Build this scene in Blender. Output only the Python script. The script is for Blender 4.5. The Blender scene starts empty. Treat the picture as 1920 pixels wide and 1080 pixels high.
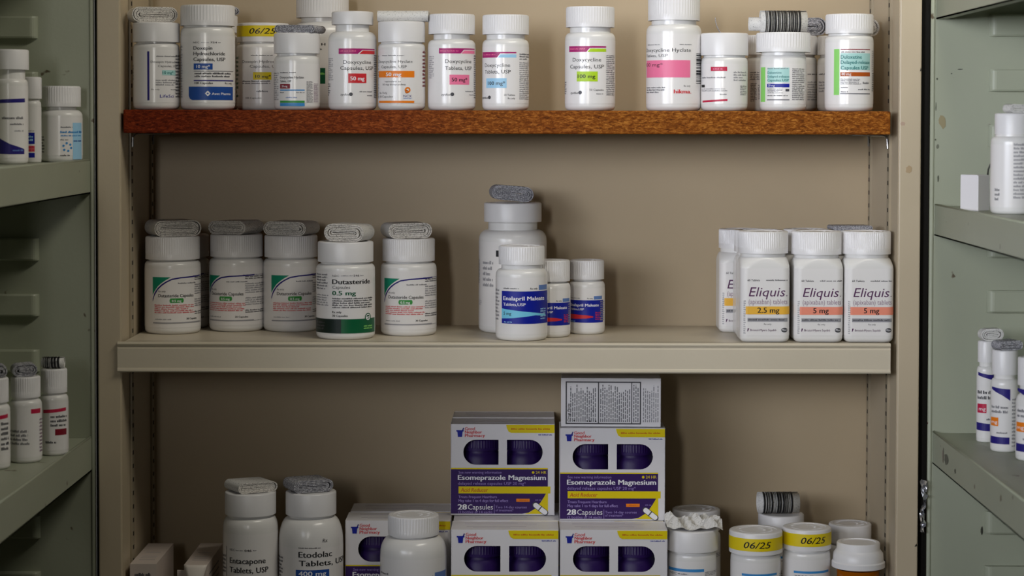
import bpy, bmesh, math, random
from mathutils import Vector, Matrix, Euler
random.seed(7)
SC = bpy.context.scene
COL = SC.collection
PI = math.pi

# ------------------------------------------------------------------ camera
W, H, F, DIST, ZC = 1920.0, 1080.0, 4124.0, 2.0, 1.45
PPX, PPY = 985.0, 367.0                       # principal point (shifted lens)
cam_d = bpy.data.cameras.new('camera')
cam = bpy.data.objects.new('camera', cam_d)
COL.objects.link(cam)
CAM_M = Matrix.Rotation(math.radians(90 - 1.98), 3, 'X') @ Matrix.Rotation(math.radians(0.13), 3, 'Z')
cam.matrix_world = Matrix.Translation((0, -DIST, ZC)) @ CAM_M.to_4x4()
cam_d.sensor_width = 36.0
cam_d.lens = F * 36.0 / W
cam_d.shift_x = (960 - PPX) / W
cam_d.shift_y = (PPY - 540) / W
cam_d.clip_start = 0.05
cam_d.dof.use_dof = True
cam_d.dof.focus_distance = 2.05
cam_d.dof.aperture_fstop = 8.0
SC.camera = cam
CAM_O = Vector((0, -DIST, ZC))


def P(px, py, y=0.0):
    """world point seen at photo pixel (px, py) on the vertical plane at depth y"""
    d = CAM_M @ Vector(((px - PPX) / F, -(py - PPY) / F, -1.0))
    return CAM_O + d * ((y + DIST) / d.y)


def S(y):
    return (y + DIST) / F                      # metres per photo pixel at depth y


# ------------------------------------------------------------------ light
SC.view_settings.view_transform = 'Standard'
SC.view_settings.look = 'None'
SC.view_settings.exposure = 0.0
SC.view_settings.gamma = 1.0
SC.view_settings.use_curve_mapping = False
world = bpy.data.worlds.new('room_light')
SC.world = world
world.use_nodes = True
bg = world.node_tree.nodes['Background']
bg.inputs[0].default_value = (1.0, 0.86, 0.62, 1)
bg.inputs[1].default_value = 0.012


def area(name, loc, target, sx, sy, power, color):
    l = bpy.data.lights.new(name, 'AREA')
    l.shape = 'RECTANGLE'
    l.size, l.size_y, l.energy, l.color = sx, sy, power, color
    o = bpy.data.objects.new(name, l)
    COL.objects.link(o)
    o.location = loc
    o.rotation_euler = (Vector(target) - Vector(loc)).to_track_quat('-Z', 'Y').to_euler()
    return o


key = area('window_light', (-0.44, -2.6, 1.74), (0.48, 0.0, 1.94), 0.14, 0.5, 1.75, (1.0, 0.97, 0.92))
key.data.spread = math.radians(56)
side = area('window_light', (-1.34, -2.2, 1.74), (0.55, 0.0, 1.92), 1.5, 0.6, 6.3, (0.93, 0.97, 1.07))
side.data.spread = math.radians(58)
area('ceiling_lamp', (0.42, -0.50, 2.20), (-0.05, 0.0, 1.50), 0.60, 0.14, 4.7, (1.0, 0.94, 0.81))

# ------------------------------------------------------------------ materials
MATS = {}


def srgb(r, g, b):
    f = lambda c: (c / 255 / 12.92) if c / 255 <= 0.04045 else ((c / 255 + 0.055) / 1.055) ** 2.4
    return (f(r), f(g), f(b), 1.0)


def mat(name, rgb, rough=0.5, spec=0.5, metal=0.0, trans=0.0, sub=0.0):
    if name in MATS:
        return MATS[name]
    m = bpy.data.materials.new(name)
    m.use_nodes = True
    b = m.node_tree.nodes['Principled BSDF']
    b.inputs['Base Color'].default_value = srgb(*rgb)
    b.inputs['Roughness'].default_value = rough
    b.inputs['Specular IOR Level'].default_value = spec
    b.inputs['Metallic'].default_value = metal
    b.inputs['Transmission Weight'].default_value = trans
    MATS[name] = m
    return m


def node(nt, kind, **kw):
    n = nt.nodes.new(kind)
    for k, v in kw.items():
        setattr(n, k, v)
    return n


def painted(name, rgb, rough, var=0.06, scale=9.0, speck=None):
    """painted sheet steel: slight blotchy wear, optional dark chips"""
    m = mat(name, rgb, rough)
    nt = m.node_tree
    b = nt.nodes['Principled BSDF']
    tc = node(nt, 'ShaderNodeTexCoord')
    nz = node(nt, 'ShaderNodeTexNoise')
    nz.inputs['Scale'].default_value = scale
    nz.inputs['Detail'].default_value = 5
    nt.links.new(tc.outputs['Object'], nz.inputs['Vector'])
    rp = node(nt, 'ShaderNodeValToRGB')
    c = srgb(*rgb)
    rp.color_ramp.elements[0].position = 0.3
    rp.color_ramp.elements[1].position = 0.7
    rp.color_ramp.elements[0].color = (c[0] * (1 - var), c[1] * (1 - var), c[2] * (1 - var * 1.3), 1)
    rp.color_ramp.elements[1].color = (c[0] * (1 + var), c[1] * (1 + var), c[2] * (1 + var), 1)
    nt.links.new(nz.outputs['Fac'], rp.inputs['Fac'])
    out = rp.outputs['Color']
    if speck:
        n2 = node(nt, 'ShaderNodeTexNoise')
        n2.inputs['Scale'].default_value = speck[0]
        n2.inputs['Detail'].default_value = 3
        nt.links.new(tc.outputs['Object'], n2.inputs['Vector'])
        r2 = node(nt, 'ShaderNodeValToRGB')
        r2.color_ramp.elements[0].position = speck[1]
        r2.color_ramp.elements[1].position = speck[1] + 0.02
        r2.color_ramp.elements[0].color = (0, 0, 0, 1)
        r2.color_ramp.elements[1].color = (1, 1, 1, 1)
        nt.links.new(n2.outputs['Fac'], r2.inputs['Fac'])
        mx = node(nt, 'ShaderNodeMix', data_type='RGBA')
        nt.links.new(r2.outputs['Color'], mx.inputs['Factor'])
        nt.links.new(out, mx.inputs[6])
        mx.inputs[7].default_value = srgb(90, 80, 62)
        out = mx.outputs[2]
    nt.links.new(out, b.inputs['Base Color'])
    n3 = node(nt, 'ShaderNodeTexNoise')
    n3.inputs['Scale'].default_value = 260
    bp = node(nt, 'ShaderNodeBump')
    bp.inputs['Strength'].default_value = 0.08
    bp.inputs['Distance'].default_value = 0.001
    nt.links.new(tc.outputs['Object'], n3.inputs['Vector'])
    nt.links.new(n3.outputs['Fac'], bp.inputs['Height'])
    nt.links.new(bp.outputs['Normal'], b.inputs['Normal'])
    return m


BEIGE = painted('beige_enamel', (188, 174, 150), 0.42, 0.05, 7)
BACKP = painted('beige_back_enamel', (182, 164, 136), 0.45, 0.06, 5)
SHELFP = painted('beige_shelf_enamel', (204, 194, 174), 0.4, 0.04, 8)
DOORM = painted('grey_green_enamel', (160, 165, 147), 0.45, 0.06, 6, (42, 0.71))
DARK = mat('slot_shade_chip_dark', (28, 25, 20), 0.8)  # near-black for the painted shade in the slots and for real paint chips
STEEL = mat('zinc_wire', (165, 165, 165), 0.3, 0.5, 0.9)
PLAS = mat('white_bottle_plastic', (228, 227, 226), 0.24, 0.5)
CAPM = mat('white_cap_plastic', (227, 226, 228), 0.33, 0.45)
PAPER = mat('label_paper', (232, 230, 230), 0.22, 0.5)
CARD = mat('white_carton', (226, 224, 228), 0.40, 0.4)
PURP = mat('purple_plastic', (40, 15, 82), 0.45, 0.32)
AMBER = mat('amber_plastic', (214, 116, 6), 0.15, 0.5, 0, 0.45)


def wood_mat():
    m = mat('stained_wood', (120, 60, 20), 0.62, 0.12)
    nt = m.node_tree
    b = nt.nodes['Principled BSDF']
    tc = node(nt, 'ShaderNodeTexCoord')
    mp = node(nt, 'ShaderNodeMapping')
    mp.inputs['Scale'].default_value = (190, 380, 560)
    nt.links.new(tc.outputs['Object'], mp.inputs['Vector'])
    nz = node(nt, 'ShaderNodeTexNoise')
    nz.inputs['Scale'].default_value = 1.0
    nz.inputs['Detail'].default_value = 8
    nz.inputs['Roughness'].default_value = 0.75
    nz.inputs['Distortion'].default_value = 0.8
    nt.links.new(mp.outputs['Vector'], nz.inputs['Vector'])
    rp = node(nt, 'ShaderNodeValToRGB')
    e = rp.color_ramp.elements
    e[0].position, e[0].color = 0.32, srgb(58, 22, 2)
    e[1].position, e[1].color = 0.72, srgb(206, 140, 58)
    x = e.new(0.50)
    x.color = srgb(126, 68, 14)
    nt.links.new(nz.outputs['Fac'], rp.inputs['Fac'])
    # redder stain towards one end of the board
    n2 = node(nt, 'ShaderNodeTexNoise')
    n2.inputs['Scale'].default_value = 3.5
    nt.links.new(tc.outputs['Object'], n2.inputs['Vector'])
    sx = node(nt, 'ShaderNodeSeparateXYZ')
    nt.links.new(tc.outputs['Object'], sx.inputs[0])
    ma = node(nt, 'ShaderNodeMath', operation='MULTIPLY_ADD')
    ma.inputs[1].default_value = -1.6
    nt.links.new(sx.outputs['X'], ma.inputs[0])
    nt.links.new(n2.outputs['Fac'], ma.inputs[2])
    r2 = node(nt, 'ShaderNodeValToRGB')
    r2.color_ramp.elements[0].position, r2.color_ramp.elements[0].color = 0.35, (0, 0, 0, 1)
    r2.color_ramp.elements[1].position, r2.color_ramp.elements[1].color = 1.0, (1, 1, 1, 1)
    nt.links.new(ma.outputs[0], r2.inputs['Fac'])
    mx = node(nt, 'ShaderNodeMix', data_type='RGBA', blend_type='MULTIPLY')
    nt.links.new(r2.outputs['Color'], mx.inputs['Factor'])
    nt.links.new(rp.outputs['Color'], mx.inputs[6])
    mx.inputs[7].default_value = (0.68, 0.26, 0.36, 1)
    nt.links.new(mx.outputs[2], b.inputs['Base Color'])
    return m


WOOD = wood_mat()


def leaflet_mat(name, rgb, ink, amount):
    """thin paper densely covered with tiny print lines"""
    m = mat(name, rgb, 0.6, 0.3)
    nt = m.node_tree
    b = nt.nodes['Principled BSDF']
    tc = node(nt, 'ShaderNodeTexCoord')
    mp = node(nt, 'ShaderNodeMapping')
    mp.inputs['Scale'].default_value = (700, 700, 1900)
    nt.links.new(tc.outputs['Object'], mp.inputs['Vector'])
    nz = node(nt, 'ShaderNodeTexNoise')
    nz.inputs['Scale'].default_value = 1.0
    nz.inputs['Detail'].default_value = 2
    nt.links.new(mp.outputs['Vector'], nz.inputs['Vector'])
    rp = node(nt, 'ShaderNodeValToRGB')
    rp.color_ramp.elements[0].position = amount
    rp.color_ramp.elements[1].position = amount + 0.12
    rp.color_ramp.elements[0].color = srgb(*ink)
    rp.color_ramp.elements[1].color = srgb(*rgb)
    nt.links.new(nz.outputs['Fac'], rp.inputs['Fac'])
    nt.links.new(rp.outputs['Color'], b.inputs['Base Color'])
    return m


LEAF = leaflet_mat('printed_leaflet', (226, 222, 216), (150, 146, 143), 0.38)
LEAFG = leaflet_mat('grey_printed_leaflet', (196, 196, 202), (118, 118, 126), 0.46)
LEAFW = leaflet_mat('white_leaflet', (218, 217, 215), (150, 150, 150), 0.30)

INKS = dict(black=(22, 22, 26), grey=(112, 112, 118), lgrey=(150, 150, 156), navy=(38, 30, 120), blue=(30, 78, 160),
            dblue=(14, 30, 150), steel=(96, 128, 190), white=(240, 240, 245), teal=(150, 214, 210), dteal=(10, 112, 112),
            maroon=(130, 22, 40), magenta=(168, 32, 110), crimson=(190, 30, 70), red=(206, 44, 52), orange=(236, 128, 22),
            pink=(238, 120, 160), lblue=(160, 208, 240), lime=(176, 214, 40), yellow=(232, 206, 20), cyan=(120, 205, 235),
            green=(60, 150, 70), dgreen=(6, 92, 56), tgreen=(0, 134, 104), lgreen=(140, 214, 110), pteal=(170, 214, 212),
            brown=(176, 84, 24), plum=(84, 42, 84), mauve=(150, 126, 146), amber=(236, 182, 66), coral=(238, 146, 122),
            sred=(214, 96, 100), purple=(50, 20, 92), lpurple=(160, 140, 205), byellow=(226, 204, 0), rust=(196, 92, 20),
            blackgreen=(10, 32, 26), sky=(60, 140, 205), red2=(210, 52, 60), dgrey=(70, 70, 76), purpleblue=(46, 40, 150))


def ink(c):
    return mat('ink_' + c, INKS[c], 0.42, 0.35)


# ------------------------------------------------------------------ object helpers
def link(name, me, parent=None):
    o = bpy.data.objects.new(name, me)
    COL.objects.link(o)
    if parent:
        o.parent = parent
    return o


def tag(o, label, cat, group=None, kind=None):
    if label:
        o['label'] = label
    if cat:
        o['category'] = cat
    if group:
        o['group'] = group
    if kind:
        o['kind'] = kind
    return o


def thing(name, label, cat, loc=(0, 0, 0), rz=0.0, group=None):
    o = link(name, None)
    o.empty_display_size = 0.02
    o.location = loc
    o.rotation_euler = (0, 0, rz)
    return tag(o, label, cat, group)


class MB:
    """collects faces with materials, builds ONE mesh object"""

    def __init__(s):
        s.v, s.f, s.m, s.mats, s.sm = [], [], [], [], []

    def mi(s, m):
        if m not in s.mats:
            s.mats.append(m)
        return s.mats.index(m)

    def add(s, verts, faces, m, smooth=False):
        n = len(s.v)
        s.v += [tuple(v) for v in verts]
        k = s.mi(m)
        for f in faces:
            s.f.append(tuple(i + n for i in f))
            s.m.append(k)
            s.sm.append(smooth)

    def box(s, lo, hi, m):
        (a, b, c), (d, e, f) = lo, hi
        s.add([(a, b, c), (d, b, c), (d, e, c), (a, e, c), (a, b, f), (d, b, f), (d, e, f), (a, e, f)],
              [(0, 3, 2, 1), (4, 5, 6, 7), (0, 1, 5, 4), (1, 2, 6, 5), (2, 3, 7, 6), (3, 0, 4, 7)], m)

    def grid(s, rows, m, closed=False, smooth=True):
        n, w = len(rows), len(rows[0])
        fs = []
        for i in range(n - 1):
            for j in range(w if closed else w - 1):
                fs.append((i * w + j, i * w + (j + 1) % w, (i + 1) * w + (j + 1) % w, (i + 1) * w + j))
        s.add([p for r in rows for p in r], fs, m, smooth)

    def tube(s, pts, r, m, n=8):
        pts = [Vector(p) for p in pts]
        rows = []
        up = Vector((0.13, 0.37, 0.92))
        for i, p in enumerate(pts):
            t = (pts[min(i + 1, len(pts) - 1)] - pts[max(i - 1, 0)]).normalized()
            a = t.cross(up).normalized()
            b = t.cross(a)
            rows.append([p + (a * math.cos(2 * PI * k / n) + b * math.sin(2 * PI * k / n)) * r for k in range(n)])
        rows = [[pts[0]] * n] + rows + [[pts[-1]] * n]
        s.grid(rows, m, True)

    def build(s, name, parent=None, bevel=0.0, sharp=None):
        me = bpy.data.meshes.new(name)
        me.from_pydata(s.v, [], s.f)
        for m in s.mats:
            me.materials.append(m)
        me.polygons.foreach_set('material_index', s.m)
        me.polygons.foreach_set('use_smooth', s.sm)
        me.update()
        o = link(name, me, parent)
        if bevel:
            bv = o.modifiers.new('bevel', 'BEVEL')
            bv.width, bv.segments, bv.limit_method = bevel, 2, 'ANGLE'
        if sharp:
            me.set_sharp_from_angle(angle=math.radians(sharp))
        return o


_GL = {}


def glyphs(text, bold=0.0, shear=0.0):
    k = (text, bold, shear)
    if k in _GL:
        return _GL[k]
    cu = bpy.data.curves.new('tmp', 'FONT')
    cu.body, cu.size, cu.offset, cu.shear, cu.resolution_u = text, 1.0, bold, shear, 2
    cu.dimensions, cu.fill_mode = '2D', 'BOTH'
    o = bpy.data.objects.new('tmp', cu)
    COL.objects.link(o)
    dg = bpy.context.evaluated_depsgraph_get()
    me = bpy.data.meshes.new_from_object(o.evaluated_get(dg))
    bm = bmesh.new()
    bm.from_mesh(me)
    if bm.verts:
        xs = [v.co.x for v in bm.verts]
        x = min(xs) + 0.13
        while x < max(xs):                       # slice so that letters can bend round a bottle
            bmesh.ops.bisect_plane(bm, geom=bm.verts[:] + bm.edges[:] + bm.faces[:], plane_co=(x, 0, 0), plane_no=(1, 0, 0))
            x += 0.13
    bm.verts.index_update()
    vs = [(v.co.x, v.co.y) for v in bm.verts]
    fs = [tuple(v.index for v in f.verts) for f in bm.faces]
    bm.free()
    bpy.data.objects.remove(o)
    bpy.data.curves.remove(cu)
    bpy.data.meshes.remove(me)
    x0 = min((v[0] for v in vs), default=0)
    x1 = max((v[0] for v in vs), default=1)
    _GL[k] = (vs, fs, x0, x1)
    return _GL[k]


CAPH = 0.70


class Print:
    """lays print on a surface; map(s, z, off) gives the point for arc length s, height z"""

    def __init__(p, mb, fmap, conv, scale, seed=1):
        p.mb, p.map, p.conv, p.k = mb, fmap, conv, scale
        p.rnd = random.Random(seed)
        p.L = 0

    def band(p, cols, c, off=None):
        """cols: list of (s, ztop, zbot) in metres, sampled finely along s"""
        p.L += 1
        off = 0.00022 + 0.000012 * p.L if off is None else off
        out = []
        for i in range(len(cols) - 1):
            (s0, a0, b0), (s1, a1, b1) = cols[i], cols[i + 1]
            n = max(1, int(abs(s1 - s0) / 0.0016))
            for j in range(n + (i == len(cols) - 2)):
                t = j / n
                out.append((s0 + (s1 - s0) * t, a0 + (a1 - a0) * t, b0 + (b1 - b0) * t))
        p.mb.grid([[p.map(s, b, off) for s, a, b in out], [p.map(s, a, off) for s, a, b in out]], ink(c), False, False)

    def rect(p, s0, s1, z0, z1, c):
        p.band([(s0, z1, z0), (s1, z1, z0)], c)

    def text(p, t, s0, s1, zb, h, c, bold=0.0, shear=0.0):
        p.L += 1
        vs, fs, x0, x1 = glyphs(t, 0.0, shear)
        if not vs:
            return
        off = 0.00024 + 0.000012 * p.L
        kx, kz = (s1 - s0) / (x1 - x0), h / CAPH
        for i, d in enumerate((0,) if bold <= 0 else (-bold, 0, bold)):      # overprinted for heavier strokes
            p.mb.add([p.map(s0 + (x - x0 + d) * kx, zb + z * kz, off + i * 0.000004) for x, z in vs], fs, ink(c))

    def lines(p, s0, s1, z0, z1, n, c, fill=0.5):
        """tiny print too small to read: rows of letter-sized flecks"""
        pitch = (z1 - z0) / n
        p.L += 1
        off = 0.00024 + 0.000012 * p.L
        u = max(min(pitch, 0.0022), (s1 - s0) / 45.0)
        V, Fc = [], []
        for i in range(n):
            zb = z1 - i * pitch - pitch * 0.72
            e = s0 + (s1 - s0) * (p.rnd.uniform(0.6, 1.0) if i % 3 == 2 else p.rnd.uniform(0.92, 1.0))
            s, left = s0, p.rnd.randint(3, 9)
            while s < e - 1e-5:
                q = min(s + u * p.rnd.uniform(0.30, 0.50), e)
                zt = zb + pitch * p.rnd.choice((0.42, 0.42, 0.60))
                k = len(V)
                V += [p.map(s, zb, off), p.map(q, zb, off), p.map(q, zt, off), p.map(s, zt, off)]
                Fc.append((k, k + 1, k + 2, k + 3))
                left -= 1
                s = q + u * 0.13
                if left <= 0:
                    s += u * 0.40
                    left = p.rnd.randint(3, 9)
        p.mb.add(V, Fc, ink(c))

    def bars(p, s0, s1, z0, z1, ladder, c='black'):
        a, b = (z0, z1) if ladder else (s0, s1)
        x = a
        u = (b - a) / 46.0
        p.L += 1
        off = 0.00024 + 0.000012 * p.L
        while x < b - u:
            w = u * p.rnd.choice((1, 1, 2, 3))
            q = min(x + w, b)
            if ladder:
                n = max(1, int((s1 - s0) / 0.0016))
                ss = [s0 + (s1 - s0) * i / n for i in range(n + 1)]
                p.mb.grid([[p.map(t, x, off) for t in ss], [p.map(t, q, off) for t in ss]], ink(c), False, False)
            else:
                p.mb.grid([[p.map(x, z0, off), p.map(q, z0, off)], [p.map(x, z1, off), p.map(q, z1, off)]], ink(c), False, False)
            x = q + u * p.rnd.choice((1, 1, 2))

    def ring(p, s, z, r0, r1, c, sx=1.0, n=20, a0=0.0, a1=2 * PI):
        p.L += 1
        off = 0.00024 + 0.000012 * p.L
        A = [a0 + (a1 - a0) * i / n for i in range(n + 1)]
        p.mb.grid([[p.map(s + math.cos(a) * r * sx, z + math.sin(a) * r, off) for a in A] for r in (r1, max(r0, 1e-6))], ink(c), False, False)

    def poly(p, pts, c):
        p.L += 1
        off = 0.00024 + 0.000012 * p.L
        p.mb.add([p.map(s, z, off) for s, z in pts], [tuple(range(len(pts)))], ink(c))

    def run(p, items, X, Z, K):
        """items in sheet coordinates; X(x)->arc, Z(y)->height, K metres per unit"""
        def span(x0, x1):
            a, b = X(x0), X(x1)
            if a is None and b is None:
                return -0.01, 0.01
            if b is None:
                b = a + (x1 - x0) * K
            if a is None:
                a = b - (x1 - x0) * K
            return a, b
        for it in items:
            q = it[0]
            if q == 't':
                _, t, x0, x1, yb, h, c = it[:7]
                a, b = span(x0, x1)
                p.text(t, a, b, Z(yb), h * K, c, it[7] if len(it) > 7 else 0.0, it[8] if len(it) > 8 else 0.0)
            elif q == 'r':
                _, x0, x1, y0, y1, c = it
                a, b = span(x0, x1)
                p.rect(a, b, Z(y1), Z(y0), c)
            elif q == 'l':
                _, x0, x1, y0, y1, n, c = it
                a, b = span(x0, x1)
                p.lines(a, b, Z(y1), Z(y0), n, c)
            elif q == 'b':
                xs = [X(x) for x, _, _ in it[1]]
                cols = [(x, Z(a), Z(b)) for x, (_, a, b) in zip(xs, it[1]) if x is not None]
                if len(cols) > 1:
                    p.band(cols, it[2])
            elif q == 'c':
                _, x0, x1, y0, y1, lad = it
                a, b = span(x0, x1)
                p.bars(a, b, Z(y1), Z(y0), lad)
            elif q == 'o':
                _, x, y, r0, r1, c = it[:6]
                p.ring(X(x), Z(y), r0 * K, r1 * K, c, *(it[6:]))
            elif q == 'p':
                p.poly([(X(x), Z(y)) for x, y in it[1]], it[2])


# cross-sections: circle, or square with rounded corners
def sec_circle(R):
    def f(s):
        a = s / R
        return (R * math.sin(a), -R * math.cos(a), math.sin(a), -math.cos(a))

    def inv(d):
        g = abs(d) / R
        if g > 1.15:
            return None
        return math.copysign(R * (math.asin(min(g, 0.985)) + max(g - 0.985, 0) * 0.9), d)
    return f, inv


def sec_square(R, r):
    def f(s):
        g, q = abs(s), (1 if s >= 0 else -1)
        fl = R - r
        if g <= fl:
            return (s, -R, 0.0, -1.0)
        a = (g - fl) / r
        if a <= PI / 2:
            return (q * (fl + r * math.sin(a)), -(fl + r * math.cos(a)), q * math.sin(a), -math.cos(a))
        t = g - fl - r * PI / 2
        return (q * R, -fl + t, q, 0.0)

    def inv(d):
        g, q = abs(d), (1 if d >= 0 else -1)
        fl = R - r
        if g <= fl:
            return d
        if g > R * 1.15:
            return None
        return q * (fl + r * math.asin(min((g - fl) / r, 0.99)) + max(g - 0.995 * R, 0))
    return f, inv


def rsq(a, R, r):
    """point of the rounded square outline at polar angle a"""
    c, s = math.cos(a), math.sin(a)
    k = max(abs(c), abs(s))
    x, y = c / k * R, s / k * R
    fl = R - r
    if abs(x) > fl and abs(y) > fl:
        cx, cy = math.copysign(fl, x), math.copysign(fl, y)
        b = c * cx + s * cy
        t = b + math.sqrt(max(b * b - (cx * cx + cy * cy - r * r), 0))
        return c * t, s * t
    return x, y


def lathe(mb, prof, m, n=56, ox=0.0, oy=0.0):
    rows = []
    for r, z in prof:
        rows.append([(ox + r * math.cos(2 * PI * k / n), oy + r * math.sin(2 * PI * k / n), z) for k in range(n)])
    mb.grid(rows, m, True, True)


def add_cap(root, rc, zb, zt, ribs, m=CAPM, emboss=True):
    mb = MB()
    h = zt - zb
    rows = [(rc - 0.0013, zb + 0.0004, 0), (rc, zb, 0), (rc, zb + h * 0.05, 0)]
    if ribs:
        rows += [(rc, zb + h * 0.24, 0), (rc, zb + h * 0.27, 1), (rc, zt - 0.0016, 1), (rc - 0.0003, zt - 0.0008, 0.6)]
    else:
        rows += [(rc, zt - 0.0014, 0), (rc - 0.0003, zt - 0.0006, 0)]
    rows += [(rc - 0.0010, zt - 0.0001, 0), (rc - 0.0016, zt, 0), (rc * 0.80, zt, 0), (rc * 0.78, zt - 0.0005, 0), (rc * 0.1, zt - 0.0005, 0), (0.0, zt - 0.0005, 0)]
    n = ribs * 4 if ribs else 64
    g = []
    for r, z, d in rows:
        ring = []
        for k in range(n):
            rr = r - (0.00042 * d if (k % 4) in (0, 1) else 0.0)
            ring.append((rr * math.cos(2 * PI * k / n), rr * math.sin(2 * PI * k / n), z))
        g.append(ring)
    mb.grid(g, m, True, True)
    if emboss:                                   # raised lettering ring moulded in the top
        rr = random.Random(int(rc * 1e6))
        for rad, a0, a1 in ((0.62, 0.2, 2.8), (0.62, 3.4, 6.0), (0.34, -0.6, 1.4)):
            a = a0
            while a < a1:
                w = rr.uniform(0.0004, 0.0009)
                for q in (a, a + w * 0.9 / (rad * rc)):
                    c, s_ = math.cos(q), math.sin(q)
                    x, y, hh = c * rad * rc, s_ * rad * rc, 0.0009
                    pts = [(x - c * hh - s_ * -0.00016, y - s_ * hh - c * 0.00016), (x + c * hh - s_ * -0.00016, y + s_ * hh - c * 0.00016), (x + c * hh - s_ * 0.00016, y + s_ * hh + c * 0.00016), (x - c * hh - s_ * 0.00016, y - s_ * hh + c * 0.00016)]
                    zt_ = zt - 0.0003
                    mb.add([(u, v, zt - 0.0006) for u, v in pts] + [(u, v, zt_) for u, v in pts], [(4, 5, 6, 7), (0, 1, 5, 4), (1, 2, 6, 5), (2, 3, 7, 6), (3, 0, 4, 7)], m)
                a += (w + 0.0009) / (rad * rc)
    return mb.build('cap', root, sharp=35)


SHELF = {}
BOT = {}


def bottle(key, label, cx, w, y, shelf, cap, neck, sh, spec=None, ribs=0, square=False, rot=0.0, paper=None, group=None,
           name='medicine_bottle', cat='bottle', sticker=None, capm=CAPM, body=PLAS, emboss=False):
    """cx: centre pixel, w: body width px, y: centre depth, cap=(width px, top py, bottom py),
    neck=(width px, py where the neck meets the shoulder), sh: py where the body is full width"""
    s = S(y)
    R = w * s / 2
    z0 = SHELF[shelf]
    yf = y - R
    zz = lambda py: P(cx, py, yf).z - z0
    root = thing(name, label, cat, (P(cx, 400, y).x, y, z0), 0, group)
    rc = cap[0] * s / 2
    zt, zb = zz(cap[1]), zz(cap[2])
    rn, zn, zs = neck[0] * s / 2, zz(neck[1]), zz(sh)
    fr = min(0.0045, R * 0.22)
    prof = [(0.0, 0.0006), (R - fr * 1.3, 0.0006), (R - fr, 0.0)]
    prof += [(R - fr + fr * math.sin(a), fr - fr * math.cos(a)) for a in (0.35, 0.7, 1.05, 1.35)]
    prof += [(R, fr)] + [(R, fr + (zs - fr) * t) for t in (0.25, 0.5, 0.75, 1.0)]
    prof += [(rn + (R - rn) * math.cos(a), zs + (zn - zs) * math.sin(a)) for a in [PI / 2 * t / 8 for t in range(1, 9)]]
    prof += [(rn, zb + 0.0006), (rn, zb + 0.004)]
    mb = MB()
    if square:
        rows, n = [], 72
        rcn = R * 0.30
        for r, z in prof:
            row = []
            t = 0.0 if z <= zs else min(1.0, (z - zs) / max(zn - zs, 1e-5))
            for k in range(n):
                a = 2 * PI * k / n
                q = max(r, 1e-6)
                c = rcn + (R - rcn) * t
                cr = min(c * q / R, q * 0.999)
                x, yy = rsq(a, q, cr) if t < 0.999 else (q * math.cos(a), q * math.sin(a))
                row.append((x, yy, z))
            rows.append(row)
        mb.grid(rows, body, True, True)
        sec, inv = sec_square(R, rcn)
    else:
        lathe(mb, prof, body)
        sec, inv = sec_circle(R)
    mb.build('body', root, sharp=50)
    c = add_cap(root, rc, zb, zt, ribs, capm, emboss)
    if spec:
        rx, rh, rb, items = spec
        K = R / rh
        lb = MB()
        fm = lambda a, z, off: (lambda q: (q[0] + q[2] * off, q[1] + q[3] * off, z))(sec(a))
        z_hi = zs - 0.0015
        z_lo = fr + 0.002
        if paper:
            z_hi, z_lo = min((rb - paper[0]) * K, zs), max((rb - paper[1]) * K, fr)
        ext = R * (2.2 if not square else 1.75)
        n = 44
        aa = [-ext + 2 * ext * i / n for i in range(n + 1)]
        if square:
            aa = sorted(set(aa + [-(R - R * .3), R - R * .3]))
        lb.grid([[fm(a, z_lo, 0.00015) for a in aa], [fm(a, z_hi, 0.00015) for a in aa]], PAPER, False, True)
        pr = Print(lb, fm, inv, K, hash(len(label)) + int(cx))

        def X(x):
            v = inv((x - rx) * K)
            return None if v is None else v + rot * R

        pr.run([i for i in items if i[0] not in 'L'], X, lambda yy: (rb - yy) * K, K)
        for it in items:
            if it[0] == 'L':                     # columns given by angle on the bottle
                pr.lines(it[1] * R + rot * R, it[2] * R + rot * R, (rb - it[4]) * K, (rb - it[3]) * K, it[5], it[6])
        lb.build('label', root)
    if sticker:
        st = MB()
        f2, _ = sec_circle(rc)
        fm2 = lambda a, z, off: (lambda q: (q[0] + q[2] * off, q[1] + q[3] * off, z))(f2(a))
        za, zc = zz(sticker[0]), zz(sticker[1])
        e = rc * 1.75
        aa = [-e + 2 * e * i / 40 for i in range(41)]
        st.grid([[fm2(a, zc, 0.0002) for a in aa], [fm2(a, za, 0.0002) for a in aa]], mat('yellow_sticker', (226, 202, 0), 0.5), False, True)
        pr = Print(st, fm2, None, 1, 3)
        hh = za - zc
        pr.text('06/25', rc * sticker[2], rc * sticker[3], zc + hh * 0.24, hh * 0.52, 'black', 0.012, 0.25)
        st.build('sticker', c)
    BOT[key] = dict(z=z0 + zt, x=root.location.x, y=y, rc=rc, root=root)
    return root


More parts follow.
